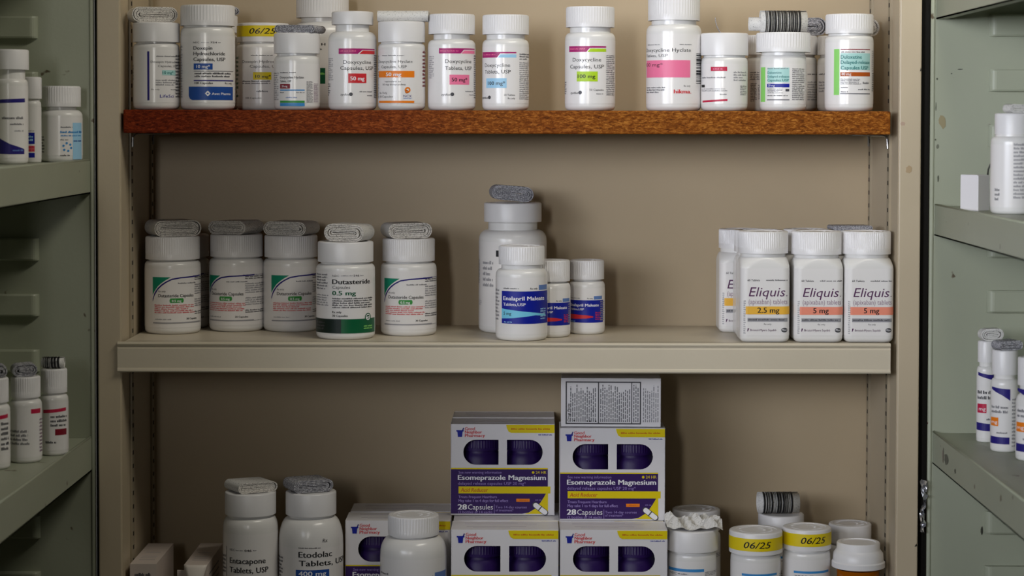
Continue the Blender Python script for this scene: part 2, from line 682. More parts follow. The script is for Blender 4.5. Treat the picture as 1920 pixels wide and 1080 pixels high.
def leaflet(label, on, px, py, y, rz=0.5, k=0.7, m=None, loops=5, tilt=0.0, bar=None, group='folded paper leaflets', name='folded_leaflet', seed=1, droop=0.0):
    """folded paper insert: nested flattened loops of sheet; px=(x0,x1), py=(top, bottom) as photographed"""
    m = m or LEAF
    rnd = random.Random(seed)
    s = S(y)
    vis = (px[1] - px[0]) * s
    Wd = vis / (abs(math.cos(rz)) + k * abs(math.sin(rz)))
    L = Wd * k
    zb = on if isinstance(on, float) else BOT[on]['z']
    Ht = max((py[1] - py[0]) * s, 0.004)
    mb = MB()
    ny = 5
    gap = Ht / 2 / loops
    for i in range(loops):
        hh = Ht / 2 - i * gap
        ww = Wd / 2 - i * gap * 1.1 - rnd.uniform(0, 0.0009)
        th = gap * 0.82
        jx, jz = rnd.uniform(-.0006, .0006), 0.0
        def ringpts(h2, w2, yy, wob):
            pts = []
            r = h2
            n = 10
            for e in (1, -1):
                for t in range(n + 1):
                    a = -PI / 2 + PI * t / n
                    x = e * (max(w2 - r, 0) + r * math.cos(a))
                    z = e * r * math.sin(a)
                    wv = (0.0 if i == 0 else gap * 0.22 * math.sin(x * 420 + seed) * math.cos(yy * 160 + i)) + (gap * 0.35 * math.sin(x * 150 + seed * 1.7) * (1 if z > 0 else 0.2))
                    pts.append((x + jx, yy, Ht / 2 + z + (wob * (x / Wd) ** 2 * 2) + wv))
            return pts
        le = L / 2 - rnd.uniform(0, 0.0012)
        wob = rnd.uniform(-0.0006, 0.0006) if i else 0
        outer = [ringpts(hh, ww, -le + 2 * le * j / ny, 0) for j in range(ny + 1)]
        inner = [ringpts(max(hh - th, 0.0002), max(ww - th, 0.001), -le + 2 * le * j / ny, 0) for j in range(ny + 1)]
        mo = LEAFW if (i == 0 and m is LEAF) else m
        mb.grid(outer, mo, True, True)
        mb.grid(inner, m, True, True)
        mb.grid([outer[0], inner[0]], m, True, False)
        mb.grid([inner[-1], outer[-1]], m, True, False)
        if i == 0:
            def side(sx, z, off):                # sx along the fold edge of the outermost sheet
                return None
            if bar:
                pr_rnd = random.Random(seed + 5)
                x = -L / 2 + L * bar[0]
                while x < -L / 2 + L * bar[1]:
                    wv = pr_rnd.choice((0.0006, 0.0006, 0.001, 0.0016))
                    e = -1 if bar[2] < 0 else 1
                    rows = []
                    for yy in (x, x + wv):
                        row = []
                        for t in range(11):
                            a = -PI / 2 + PI * t / 10
                            rr = hh + 0.00015
                            row.append((e * (ww - hh + rr * math.cos(a)) + jx, yy, Ht / 2 + rr * math.sin(a)))
                        for q in (0.3, 0.6, 1.0):
                            row.append((e * (ww - hh) * (1 - q) + jx, yy, Ht / 2 + rr))
                        rows.append(row)
                    mb.grid(rows, ink('black'), False, False)
                    x += wv + pr_rnd.choice((0.0006, 0.0009, 0.0013))
    o = mb.build(name, None, sharp=50)
    o.location = (P((px[0] + px[1]) / 2, 400, y).x, y, zb + 0.0002)
    o.rotation_euler = (0, tilt, rz)
    if tilt:
        o.location.z += abs(math.sin(tilt)) * Wd * 0.42
    tag(o, label, 'paper leaflet', group)
    return o


def barcode_roll(label, on, px, py, y, seed=2, side=0.0, inner=None, name='rolled_leaflet', rz=0.0):
    """paper insert rolled into a tube lying across a cap, barcode bands round it"""
    s = S(y)
    L = (px[1] - px[0]) * s
    R = (py[1] - py[0]) * s / 2
    zb = BOT[on]['z']
    mb = MB()
    turns, n = 3.0, 90
    rows = []
    for x in (-L / 2, L / 2):
        rows.append([(x, (R - 0.0011 * (t / n * turns)) * math.sin(2 * PI * turns * t / n), R + (R - 0.0011 * (t / n * turns)) * math.cos(2 * PI * turns * t / n)) for t in range(n + 1)])
    mb.grid(rows, LEAFW, False, True)
    rnd = random.Random(seed)
    x = -L / 2 + L * 0.10
    while x < L / 2 - L * 0.16:
        w = rnd.choice((0.0005, 0.0008, 0.0012, 0.0018))
        mb.grid([[(q, (R + 0.00012) * math.sin(2 * PI * t / 40), R + (R + 0.00012) * math.cos(2 * PI * t / 40)) for t in range(40)] for q in (x, x + w)], ink('black'), True, False)
        x += w + rnd.choice((0.0005, 0.0008, 0.0011))
    if inner:                                    # inner sheet sliding out of one end
        L2 = inner[0] * s
        r2 = R * inner[1]
        e = -1 if inner[0] > 0 else 1
        rows = []
        for q in (-L / 2 - L2, L * 0.3):
            rows.append([(q, (r2 - 0.0008 * (t / 60)) * math.sin(2 * PI * 2 * t / 60), R * inner[2] + (r2 - 0.0008 * (t / 60)) * math.cos(2 * PI * 2 * t / 60)) for t in range(61)])
        mb.grid(rows, LEAFW, False, True)
    o = mb.build(name, None, sharp=50)
    so = o.modifiers.new('sheet', 'SOLIDIFY')
    so.thickness = 0.00012
    so.offset = -1
    o.location = (P((px[0] + px[1]) / 2, 400, y).x, y, zb + 0.0002)
    o.rotation_euler = (0, 0, rz)
    return tag(o, label, 'paper leaflet', 'rolled paper leaflets')


# ------------------------------------------------------------------ the room and the cabinet
YB = 0.172                                     # inner back of the cabinet
XL, XR = P(227, 400, 0.004).x, P(1684, 400, 0.004).x       # inner faces of the side panels
XLO, XRO = P(182.5, 400, 0.004).x, P(1726, 400, 0.004).x   # outer edges of the face frame
ZT, ZBOT = 2.02, 0.06
mb = MB()
mb.box((-2.2, YB + 0.03, 0.0), (2.2, YB + 0.09, 2.7), painted('room_wall_paint', (150, 145, 132), 0.7))
tag(mb.build('wall_back'), None, None, None, 'structure')
mb = MB()
mb.box((-2.2, -3.2, -0.05), (2.2, YB + 0.09, 0.0), painted('floor_vinyl', (120, 112, 100), 0.5, 0.1, 3))
tag(mb.build('floor'), None, None, None, 'structure')

CAB = thing('supply_cabinet', 'beige steel cabinet standing open, shelves full of bottles, grey-green doors swung wide', 'cabinet', (0, 0, 0))
mb = MB()
mb.box((XL - 0.004, YB, ZBOT), (XR + 0.004, YB + 0.006, ZT), BACKP)
mb.build('back_panel', CAB)
for x0, x1 in ((XL - 0.004, XL), (XR, XR + 0.004)):
    mb = MB()
    mb.box((x0, 0.006, ZBOT), (x1, YB, ZT), BEIGE)
    mb.build('side_panel', CAB)
for x0, x1, e in ((XLO, XL - 0.0004, 1), (XR + 0.0004, XRO, -1)):
    mb = MB()
    mb.box((x0, 0.004, ZBOT), (x1, 0.030, ZT), BEIGE)
    if e < 0:                                  # rust smudges and a chip on the face of the post
        for px, py, w, h, c in ((1704, 318, 15, 20, (172, 150, 118)), (1693, 232, 12, 10, (176, 152, 134))):
            q = P(px, py, 0.004)
            pts = [(q.x + math.cos(a) * w * S(0) * .5 * random.uniform(.6, 1), 0.0037, q.z + math.sin(a) * h * S(0) * .5 * random.uniform(.6, 1)) for a in [2 * PI * i / 14 for i in range(14)]]
            mb.add(pts, [tuple(range(14))], mat('rust_smudge_%d' % px, c, 0.6))
        for px, py, w, h in ((1717, 1022, 5, 6), (1726, 130, 3, 8)):
            q = P(px, py, 0.004)
            mb.add([(q.x + a * S(0), 0.0037, q.z + b * S(0)) for a, b in ((-w / 2, -h / 2), (w / 2, -h / 3), (w / 4, h / 2))], [(0, 1, 2)], DARK)
    mb.build('corner_post', CAB, 0.0012)
for sx in (1, -1):                             # slotted shelf standards let into the side panels
    xw = XL if sx > 0 else XR
    for y0 in (0.043, 0.155):
        mb = MB()
        y1 = y0 + 0.012
        mb.box((min(xw, xw + sx * 0.0022), y0, 0.9), (max(xw, xw + sx * 0.0022), y1, ZT - 0.01), mat('standard_steel', (158, 146, 124), 0.5))
        z = 0.92
        while z < ZT - 0.03:
            mb.box((min(xw, xw + sx * 0.0023), y0 + 0.0034, z), (max(xw, xw + sx * 0.0023), y1 - 0.0034, z + 0.0040), DARK)  # slots are dark blocks, their inner shade put into the colour
            z += 0.0127
        mb.build('shelf_standard', CAB)
mb = MB()
mb.box((XL - 0.004, 0.004, ZT), (XR + 0.004, YB, ZT + 0.02), BEIGE)
mb.build('top_panel', CAB)
mb = MB()
mb.box((XL, 0.01, ZBOT), (XR, YB, ZBOT + 0.02), BEIGE)
mb.build('bottom_panel', CAB)

# doors: each a pan with an end panel, a back sheet, shelf ribs and three shelves with a front lip
LIPX = {1: P(166.5, 400, 0.0).x, -1: P(1755, 400, 0.0).x}
DOOR = {}
DEPTH, YEND, YFAR = 0.125, 0.008, -0.40
RIBS = {1: (31, 135, 239, 342, 447, 551, 655, 759, 863, 967, 1071), -1: (27, 130, 234, 337, 441, 544, 648, 752, 855, 958, 1060)}
SHV = {1: ((-170, 62), (301, 62), (822, 63)), -1: ((-22, 57), (385, 57), (812, 59))}
for sx, side in ((1, 'left'), (-1, 'right')):
    lx = LIPX[sx]
    e0, e1 = P(172.5, 400, YEND).x if sx > 0 else P(1747, 400, YEND).x, lx - sx * DEPTH
    d = link('door', None, CAB)
    mb = MB()
    mb.box((min(e0, e1), YEND, 0.12), (max(e0, e1), YEND + 0.0015, ZT - 0.02), DOORM)
    mb.tube([(e0, YEND + 0.001, 0.12), (e0, YEND + 0.001, ZT - 0.02)], 0.0022, DOORM, 12)
    if sx < 0:
        rr = random.Random(4)
        for px, py, w, h, c in ((1767, 228, 17, 30, (150, 140, 108)), (1757, 148, 4, 5, (70, 74, 62)), (1800, 130, 12, 3, (92, 96, 84)), (1784, 138, 4, 3, (92, 96, 84)),
                                (1755, 200, 3, 18, (96, 100, 88)), (1759, 335, 4, 20, (80, 84, 70)), (1754, 262, 4, 4, (90, 94, 80)), (1741, 793, 7, 6, (90, 50, 50)),
                                (1841, 995, 6, 18, (60, 62, 52)), (1880, 1000, 50, 3, (80, 84, 72)), (1758, 275, 6, 12, (110, 114, 100))):
            q = P(px, py, YEND)
            pts = [(q.x + math.cos(a) * w * S(0) * .5 * rr.uniform(.6, 1), YEND - 0.0003, q.z + math.sin(a) * h * S(0) * .5 * rr.uniform(.6, 1)) for a in [2 * PI * i / 9 for i in range(9)]]
            mb.add(pts, [tuple(range(9))], mat('chip_%d_%d_%d' % c, c, 0.7))
    mb.build('end_panel', d)
    mb = MB()
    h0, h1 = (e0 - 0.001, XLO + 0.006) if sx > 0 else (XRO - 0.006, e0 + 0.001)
    mb.box((h0, 0.0305, 0.12), (h1, 0.0325, ZT - 0.02), mat('gap_shade_black', (14, 12, 10), 0.6))  # near-black strip added behind the gap, its colour stands in for the shade
    mb.build('gap_shade_strip', d)
    mb = MB()
    mb.box((min(e1, e1 - sx * 0.0015), YFAR, 0.12), (max(e1, e1 - sx * 0.0015), YEND, ZT - 0.02), DOORM)
    mb.box((min(e1, e1 + sx * 0.08), YFAR - 0.0015, 0.12), (max(e1, e1 + sx * 0.08), YFAR, ZT - 0.02), DOORM)
    mb.build('door_sheet', d)
    rx = P(73, 400, YEND).x if sx > 0 else P(1851, 400, YEND).x
    for py in RIBS[sx]:
        mb = MB()
        z1, z0 = P(90 if sx > 0 else 1880, py, YEND).z, P(90 if sx > 0 else 1880, py + 41, YEND).z
        rows = []
        for z, dep in ((z0, 0.0), (z0, 0.006), (z0 + 0.0015, 0.0068), (z1 - 0.0015, 0.0068), (z1, 0.006), (z1, 0.0)):
            row = [(e1, YEND - dep, z)]
            for t in range(6):
                a = PI / 2 * t / 5
                row.append((rx - sx * (0.006 - 0.006 * math.sin(a)), YEND - dep * (math.cos(a) if t < 5 else 0.0), z))
            rows.append(row)
        mb.grid(rows, DOORM, False, False)
        mb.build('shelf_rib', d)
    DOOR[sx] = []
    for py, hh in SHV[sx]:
        px = 166.5 if sx > 0 else 1755
        z1, z0 = P(px, py, 0).z, P(px, py + hh, 0).z
        mb = MB()
        x1 = e1 + sx * 0.0005
        t = 0.0012
        mb.box((min(lx - sx * t, x1), YFAR, z1 - 0.0022), (max(lx - sx * t, x1), YEND - 0.0005, z1 - 0.001), DOORM)      # deck
        mb.box((min(lx, lx - sx * t), YFAR, z0), (max(lx, lx - sx * t), YEND - 0.0005, z1), DOORM)                       # lip
        mb.box((min(lx, lx - sx * 0.010), YFAR, z0), (max(lx, lx - sx * 0.010), YEND - 0.0005, z0 + t), DOORM)           # return
        mb.tube([(lx - sx * 0.0012, YFAR, z1), (lx - sx * 0.0012, YEND - 0.0005, z1)], 0.0013, DOORM)
        if sx < 0 and py > 800:
            for yy, zz_, w, h, c in ((-0.06, .5, .022, .012, (96, 98, 88)), (-0.045, .55, .010, .016, (128, 120, 110)), (-.10, .35, .006, .006, (80, 80, 70))):
                q = z0 + (z1 - z0) * zz_
                pts = [(lx - 0.0003, yy + math.cos(a) * w * .5 * random.uniform(.6, 1), q + math.sin(a) * h * .5 * random.uniform(.5, 1)) for a in [2 * PI * i / 10 for i in range(10)]]
                mb.add(pts, [tuple(range(10))], mat('lip_smudge_%d' % c[0], c, 0.6))
        mb.build('door_shelf', d)
        DOOR[sx].append(z1 - 0.001)
SHELF.update(dl_mid=DOOR[1][1], dl_low=DOOR[1][2], dr_mid=DOOR[-1][1], dr_low=DOOR[-1][2])

# shelves of the cabinet
zt, zb = P(950, 207, 0.002).z, P(950, 251, 0.002).z
SHELF['top'] = zt
mb = MB()
x0, x1 = P(231, 230, 0.002).x, P(1670, 230, 0.002).x
mb.box((x0, 0.002, zb), (x1, YB - 0.006, zt), WOOD)
tag(mb.build('wooden_shelf', None, 0.0012), 'reddish brown wooden shelf board holding the top row of bottles', 'shelf')


def metal_shelf(label, pyt, pyb, x0, x1):
    zt, zb = P(950, pyt, 0).z, P(950, pyb, 0).z
    o = thing('metal_shelf', label, 'shelf', ((x0 + x1) / 2, 0, zt), 0, 'beige metal shelves')
    cx = (x0 + x1) / 2
    a, b = x0 - cx, x1 - cx
    h = zb - zt
    m = MB()
    ys = max(XL + 0.0028 - cx, a), min(XR - 0.0028 - cx, b)
    m.box((ys[0], 0.006, -0.0016), (ys[1], YB - 0.002, 0.0), SHELFP)
    m.build('deck', o)
    m = MB()
    prof = [(0.0075, 0.0), (0.0012, 0.0), (0.0002, -0.0006), (-0.0004, -0.002), (0.0002, -0.0034), (0.0014, -0.0042), (0.0010, -0.0056), (0.0006, -0.006), (0.0006, h + 0.004), (-0.0002, h + 0.0028), (-0.0004, h + 0.0012), (0.0006, h), (0.0034, h), (0.0034, h + 0.001), (0.002, h + 0.001)]
    prof = [(min(y, 0.0034), z) for y, z in prof]
    m.box((ys[0], 0.0034, -0.0014), (ys[1], 0.0075, 0.0), SHELFP)
    m.box((ys[0], 0.0034, h), (ys[1], 0.012, h + 0.001), SHELFP)
    m.grid([[(a, y, z) for y, z in prof], [(b, y, z) for y, z in prof]], SHELFP, False, False)
    for x in (a, b):
        m.add([(x, 0.0006, -0.004), (x, 0.0035, -0.004), (x, 0.0035, h + 0.001), (x, 0.0006, h + 0.001)], [(0, 1, 2, 3)], SHELFP)
    m.build('front_lip', o, 0, 30)
    return zt


SHELF['mid'] = metal_shelf('beige metal shelf with rolled front lip, in the middle under the wooden board', 642.5, 699.5, P(220, 670, 0).x, P(1670, 670, 0).x)
SHELF['low'] = metal_shelf('lowest beige metal shelf carrying the purple and white boxes', 1172, 1230, P(228, 1170, 0).x, P(1672, 1170, 0).x)

for sx in (1, -1):                             # bent wire clips under the shelves
    xw = (XL + 0.003) if sx > 0 else (XR - 0.003)
    for z, lab in ((SHELF['top'] - (zt - zb) - 0.0013, 'under the wooden shelf'), (SHELF['mid'] - 0.0034, 'under the middle metal shelf')):
        m = MB()
        w = 0.0010
        if 'wooden' in lab:
            m.tube([(xw + sx * 0.016, 0.162, z), (xw + sx * .004, 0.155, z), (xw + sx * .002, 0.06, z), (xw + sx * .001, 0.051, z - 0.001), (xw, 0.049, z - 0.003), (xw, 0.048, z - 0.012)], w, STEEL)
            m.tube([(xw + sx * .002, 0.160, z), (xw, 0.161, z - 0.003), (xw, 0.161, z - 0.011)], w, STEEL)
        else:
            m.box((xw - 0.0008, 0.044, z - 0.0265), (xw + 0.0008, 0.050, z), STEEL)
            m.box((xw - 0.0008, 0.156, z - 0.010), (xw + 0.0008, 0.162, z), STEEL)
            m.box((xw - 0.0008, 0.044, z - 0.002), (xw + 0.0008, 0.162, z), STEEL)
        tag(m.build('shelf_clip', None, 0, 40), 'bent steel clip %s at the %s side of the cabinet' % (lab, 'left' if sx > 0 else 'right'), 'shelf clip', 'steel shelf clips')

# scrap of clear plastic caught in the gap beside the right post
m = MB()
rr = random.Random(11)
rows = []
for i in range(17):
    py = 902 + i * 6
    wd = 1.0 if (i < 6 or 9 < i < 15) else 0.3
    c = P(1735 - (4 if i > 8 else 0), py, 0.0)
    rows.append([(c.x + (j - 2) * 0.0013 * wd + rr.uniform(-.0010, .0010), 0.0045 + rr.uniform(-.0045, .0045), c.z + rr.uniform(-.0012, .0012)) for j in range(5)])
m.grid(rows, mat('crinkled_plastic', (225, 226, 230), 0.10, 0.8, 0.85), False, False)
tag(m.build('plastic_scrap'), 'shiny crumpled scrap of plastic caught in the gap beside the right post', 'scrap')

# ------------------------------------------------------------------ top row of bottles
HYCL = 'bottles on the wooden shelf'
sp1 = (316, 211, 1005, [
    ('r', 268, 287, 475, 920, 'navy'), ('l', 350, 520, 512, 528, 1, 'grey'),
    ('t', 'Doxepin Hydrochloride', 300, 630, 580, 20, 'dgrey'), ('t', 'Capsules, USP', 365, 515, 618, 20, 'dgrey'),
    ('r', 400, 505, 645, 692, 'pteal'), ('t', '10 mg*', 404, 488, 680, 24, 'dteal', 0.02), ('l', 345, 520, 728, 790, 3, 'lgrey'),
    ('t', 'Rx only', 305, 378, 828, 14, 'grey'), ('l', 470, 530, 816, 830, 1, 'grey'), ('t', 'LifeSci', 380, 490, 895, 28, 'purpleblue'),
    ('L', -1.35, -1.15, 590, 740, 5, 'black'), ('L', 1.1, 1.6, 500, 900, 14, 'grey')])
bottle('t1', 'squat white bottle with navy vertical stripe, first on the wooden shelf', 294.3, 86, 0.026, 'top', (87, 41, 78), (74, 81), 90, sp1, 0, group=HYCL)
sp2 = (791, 248, 1005, [
    ('t', 'NDC', 693, 748, 402, 16, 'black'), ('l', 765, 840, 390, 402, 1, 'lgrey'), ('t', '754', 850, 905, 402, 16, 'black', .02), ('l', 915, 935, 390, 402, 1, 'grey'),
    ('t', 'Doxepin', 695, 865, 460, 32, 'black', .02), ('t', 'Hydrochloride', 695, 970, 510, 32, 'black', .02), ('t', 'Capsules, USP', 695, 972, 562, 32, 'black', .02),
    ('r', 697, 868, 585, 640, 'blue'), ('t', '10 mg*', 722, 845, 626, 28, 'white', .02), ('r', 697, 1030, 652, 657, 'grey'),
    ('l', 705, 1015, 664, 715, 2, 'dgrey'), ('r', 697, 1030, 735, 745, 'navy'), ('t', '100 Capsules', 705, 870, 772, 20, 'black', .02), ('t', 'Rx only', 970, 1020, 772, 18, 'black'),
    ('b', [(648, 795, 880), (660, 795, 905), (680, 795, 916), (1027, 795, 916)], 'blue'),
    ('o', 825, 857, 10, 26, 'white', 1.0, 4), ('t', 'Avet Pharma', 860, 1010, 870, 22, 'white', .02), ('L', -1.5, -1.0, 420, 900, 20, 'lgrey')])
bottle('t2', 'tall white ribbed-cap bottle with a solid blue band round its foot', 390.5, 101, 0.030, 'top', (101, 8, 47), (90, 50), 64, sp2, 54, group=HYCL)
bottle('t2b', 'white bottle mostly hidden behind the bottle with the blue foot band', 402, 90, 0.115, 'top', (88, 27, 60), (76, 64), 72, None, 0, group=HYCL)
leaflet('grey leaflet showing behind the ribbed cap of the bottle with blue foot band', 't2b', (405, 452), (11, 26), 0.115, 0.35, 0.8, LEAFG, 3, seed=31)
sp3 = (1292, 240, 1005, [
    ('l', 1210, 1415, 512, 528, 1, 'dgrey'), ('t', 'Doxepin Hydrochloride', 1130, 1570, 585, 24, 'black'), ('t', 'Capsules, USP', 1200, 1460, 628, 24, 'black'),
    ('r', 1230, 1390, 668, 735, 'byellow'), ('t', '10 mg*', 1252, 1385, 718, 26, 'black', .02), ('l', 1130, 1390, 740, 778, 2, 'dgrey'), ('l', 1260, 1380, 826, 852, 1, 'grey'),
    ('t', '100 Capsules', 1160, 1305, 905, 16, 'black'), ('L', -1.5, -1.0, 520, 900, 10, 'dgreen')])
bottle('t3', 'white bottle with handwritten yellow date sticker on its cap, on the wooden shelf', 494, 100, 0.085, 'top', (97, 42, 78), (86, 81), 90, sp3, 0, group=HYCL, sticker=(47.5, 68, -0.42, 0.62))
sp4 = (280, 212, 1005, [
    ('l', 78, 132, 660, 920, 13, 'lgrey'), ('l', 145, 300, 656, 674, 1, 'dgrey'), ('t', 'Doxycycline Hyclate', 145, 362, 718, 22, 'black', .02), ('t', 'Tablets, USP', 145, 250, 752, 20, 'black', .02),
    ('r', 145, 240, 768, 810, 'maroon'), ('t', '20 mg', 160, 215, 798, 20, 'white', .02), ('r', 145, 370, 819, 829, 'sky'), ('l', 145, 190, 840, 854, 1, 'dgrey'), ('l', 298, 368, 840, 854, 1, 'dgrey'),
    ('l', 200, 312, 884, 900, 1, 'steel'), ('r', 145, 370, 920, 940, 'green'), ('r', 145, 370, 942, 970, 'sky'), ('l', 386, 440, 740, 940, 22, 'grey'), ('l', 446, 480, 760, 935, 16, 'mauve')])
bottle('t4', 'small white bottle with green and blue stripes at its label foot', 557, 86, 0.024, 'top', (86, 61, 99.5), (74, 104), 116, sp4, 0, group=HYCL)
sp5 = (515, 250, 1005, [('t', 'H', 530, 560, 470, 20, 'black', .03), ('l', 440, 540, 490, 512, 1, 'black'), ('r', 470, 560, 655, 785, 'dgreen'), ('l', 490, 555, 690, 720, 1, 'lgreen')])
bottle('t5', 'large white bottle at the back, its cap cut by the picture top', 605, 112, 0.125, 'top', (98, -14, 31.5), (80, 40), 66, sp5, 54, group=HYCL)
ZY = lambda x0, x1, y: [('t', 'zydus', x0, x0 + (x1 - x0) * .72, y, 20, 'black', .01, .25), ('o', x0 + (x1 - x0) * .86, y - 12, 0, 17, 'dgrey', 1.0, 14)]
sp6 = (791, 221, 1008, [
    ('l', 580, 628, 530, 740, 12, 'lgrey'), ('b', [(682, 448, 498), (855, 448, 498), (895, 448, 462), (998, 448, 460)], 'magenta'), ('b', [(870, 496, 498), (900, 466, 498), (998, 466, 498)], 'red'),
    ('l', 692, 850, 464, 480, 1, 'pink'), ('t', 'Doxycycline', 725, 968, 588, 34, 'black'), ('t', 'Capsules, USP', 697, 985, 642, 34, 'black'),
    ('r', 770, 930, 675, 762, 'red'), ('t', '50 mg', 790, 912, 738, 36, 'white', .03)] + ZY(697, 810, 876) + [
    ('l', 870, 980, 832, 850, 1, 'grey'), ('l', 935, 980, 868, 884, 1, 'grey'), ('L', 1.15, 1.7, 500, 900, 20, 'grey'), ('L', -1.5, -1.05, 760, 880, 6, 'dgrey')])
bottle('t6', 'smooth-cap white bottle with magenta strip and solid red strength box', 661, 90, 0.027, 'top', (78, 20, 45), (63, 58), 74, sp6, 0, group=HYCL)
sp7 = (260, 215, 1005, [
    ('l', 92, 305, 502, 520, 1, 'grey'), ('t', 'Doxycycline Hyclate', 60, 368, 576, 25, 'black'), ('t', 'Capsules, USP', 85, 318, 624, 25, 'black'),
    ('r', 58, 384, 650, 708, 'orange'), ('t', '50 mg', 130, 268, 696, 32, 'white', .03), ('t', 'equivalent to', 118, 265, 752, 16, 'dgrey'), ('t', '50 mg doxycycline', 97, 308, 780, 16, 'dgrey'),
    ('t', 'Rx Only', 70, 140, 857, 17, 'dgrey'), ('t', '50 Capsules', 70, 195, 890, 17, 'dgrey'), ('o', 325, 822, 13, 27, 'orange', 1, 18), ('o', 318, 838, 8, 16, 'brown', 1, 12),
    ('t', 'NCX', 288, 360, 888, 22, 'navy'), ('l', 288, 365, 893, 904, 1, 'steel'), ('r', 62, 382, 920, 940, 'orange'), ('L', 1.12, 1.5, 460, 800, 10, 'maroon'), ('L', -1.5, -1.2, 500, 900, 14, 'lgrey')])
bottle('t7', 'white bottle with a wide orange band and orange ring mark', 753, 88, 0.024, 'top', (88, 39, 78), (78, 81), 90, sp7, 0, group=HYCL)
sp8 = (720, 219, 1008, [
    ('l', 518, 566, 510, 720, 12, 'lgrey'), ('b', [(612, 442, 490), (808, 442, 490), (838, 442, 455), (930, 442, 454)], 'magenta'), ('b', [(815, 488, 490), (842, 462, 490), (930, 462, 490)], 'pink'),
    ('l', 622, 800, 460, 476, 1, 'pink'), ('t', 'Doxycycline', 668, 902, 577, 34, 'black'), ('t', 'Tablets, USP', 668, 905, 640, 34, 'black'),
    ('r', 708, 884, 684, 774, 'pink'), ('t', '50 mg*', 728, 866, 745, 34, 'black', .02)] + ZY(632, 750, 874) + [
    ('l', 850, 922, 828, 844, 1, 'grey'), ('l', 885, 922, 860, 874, 1, 'grey'), ('L', 1.2, 1.7, 500, 900, 20, 'grey')])
bottle('t8', 'ribbed-cap white bottle with magenta strip and square pink strength box', 846.5, 89, 0.027, 'top', (87, 25, 63), (68, 73), 84, sp8, 54, group=HYCL)
sp9 = (1217, 216, 1008, [
    ('b', [(1006, 470, 522), (1140, 470, 522), (1170, 470, 484), (1316, 470, 482)], 'magenta'), ('b', [(1148, 520, 522), (1172, 492, 522), (1316, 492, 522)], 'lblue'),
    ('l', 1016, 1130, 488, 504, 1, 'pink'), ('t', 'Doxycycline', 1030, 1260, 608, 34, 'black'), ('t', 'Tablets, USP', 1030, 1266, 668, 34, 'black'),
    ('r', 1042, 1228, 712, 802, 'lblue'), ('t', '100 mg*', 1058, 1215, 774, 34, 'black', .02)] + ZY(1006, 1082, 900) + [
    ('t', '30 Tablets', 1205, 1305, 874, 17, 'dgrey'), ('t', 'Rx only', 1240, 1305, 905, 17, 'dgrey'), ('l', 1345, 1432, 480, 545, 3, 'grey'), ('l', 1345, 1432, 560, 910, 20, 'lgrey')])
bottle('t9', 'white bottle with magenta and light blue strip and light blue strength box', 947.5, 87, 0.027, 'top', (87, 26.5, 63.5), (72, 73), 84, sp9, 54, group=HYCL)
sp10 = (520, 229, 1005, [
    ('b', [(328, 423, 476), (480, 423, 476), (510, 423, 440), (658, 423, 437)], 'magenta'), ('b', [(490, 474, 476), (515, 446, 476), (658, 446, 474)], 'lime'),
    ('l', 338, 470, 440, 458, 1, 'pink'), ('t', 'Doxycycline', 360, 612, 562, 34, 'black'), ('t', 'Capsules, USP', 338, 638, 624, 34, 'black'),
    ('r', 396, 582, 652, 742, 'lime'), ('t', '100 mg', 405, 560, 712, 34, 'black', .02)] + ZY(340, 440, 854) + [
    ('t', '50 Capsules', 508, 636, 826, 18, 'dgrey'), ('l', 570, 632, 846, 862, 1, 'grey'), ('l', 660, 738, 500, 870, 22, 'grey'), ('L', -1.5, -1.2, 740, 860, 6, 'grey')])
bottle('t10', 'white bottle standing alone mid shelf with lime green strength box', 1105.5, 94, 0.028, 'top', (91, 11, 50), (76, 60), 72, sp10, 54, group=HYCL)
sp11 = (1286, 252, 1008, [
    ('l', 1045, 1150, 402, 416, 1, 'grey'), ('l', 1320, 1432, 402, 416, 1, 'grey'), ('t', 'Doxycycline Hyclate', 1036, 1425, 474, 34, 'black'), ('t', 'Tablets, USP', 1038, 1216, 520, 25, 'black'),
    ('r', 1038, 1420, 550, 706, 'pink'), ('t', '100 mg*', 1030, 1172, 606, 32, 'black'), ('l', 1040, 1200, 788, 852, 3, 'grey'), ('t', 'Rx only', 1360, 1422, 790, 17, 'dgrey'),
    ('t', 'hikma.', 1272, 1428, 850, 36, 'red', .03), ('c', 1478, 1534, 480, 760, True)])
bottle('t11', 'tall white bottle with a broad pink rectangle and barcode at its edge', 1262, 103, 0.032, 'top', (97, -8, 37), (84, 45), 60, sp11, 54, group=HYCL)
sp12 = (226, 174, 830, [
    ('r', 115, 232, 503, 535, 'crimson'), ('l', 130, 200, 512, 528, 1, 'pink'), ('l', 58, 235, 575, 592, 1, 'grey'), ('l', 58, 235, 660, 688, 2, 'lgrey'), ('r', 56, 75, 635, 655, 'black'), ('l', 180, 232, 702, 714, 1, 'grey'),
    ('b', [(62, 754, 768), (235, 742, 757)], 'crimson'), ('l', 280, 382, 535, 612, 4, 'lgrey'), ('l', 332, 384, 640, 715, 6, 'grey')])
bottle('t12', 'short wide smooth-cap white bottle with a crimson bar, beside the tall pink-label bottle', 1356.5, 87, 0.024, 'top', (89, 61, 103), (78, 107), 116, sp12, 0, group=HYCL)
m = MB()
x, z = BOT['t12']['x'], BOT['t12']['z']
path = [(-0.0035, 0.0), (-0.0058, 0.003), (-0.0076, 0.007), (-0.0086, 0.011), (-0.0090, 0.0145)]
m.grid([[(x + a, 0.020, z + b) for a, b in path], [(x + a + .001, 0.034, z + b) for a, b in path]], LEAFG, False, True)
o = m.build('paper_strip')
so = o.modifiers.new('sheet', 'SOLIDIFY')
so.thickness = 0.0004
tag(o, 'thin curled grey strip standing on the short wide smooth cap', 'paper strip')
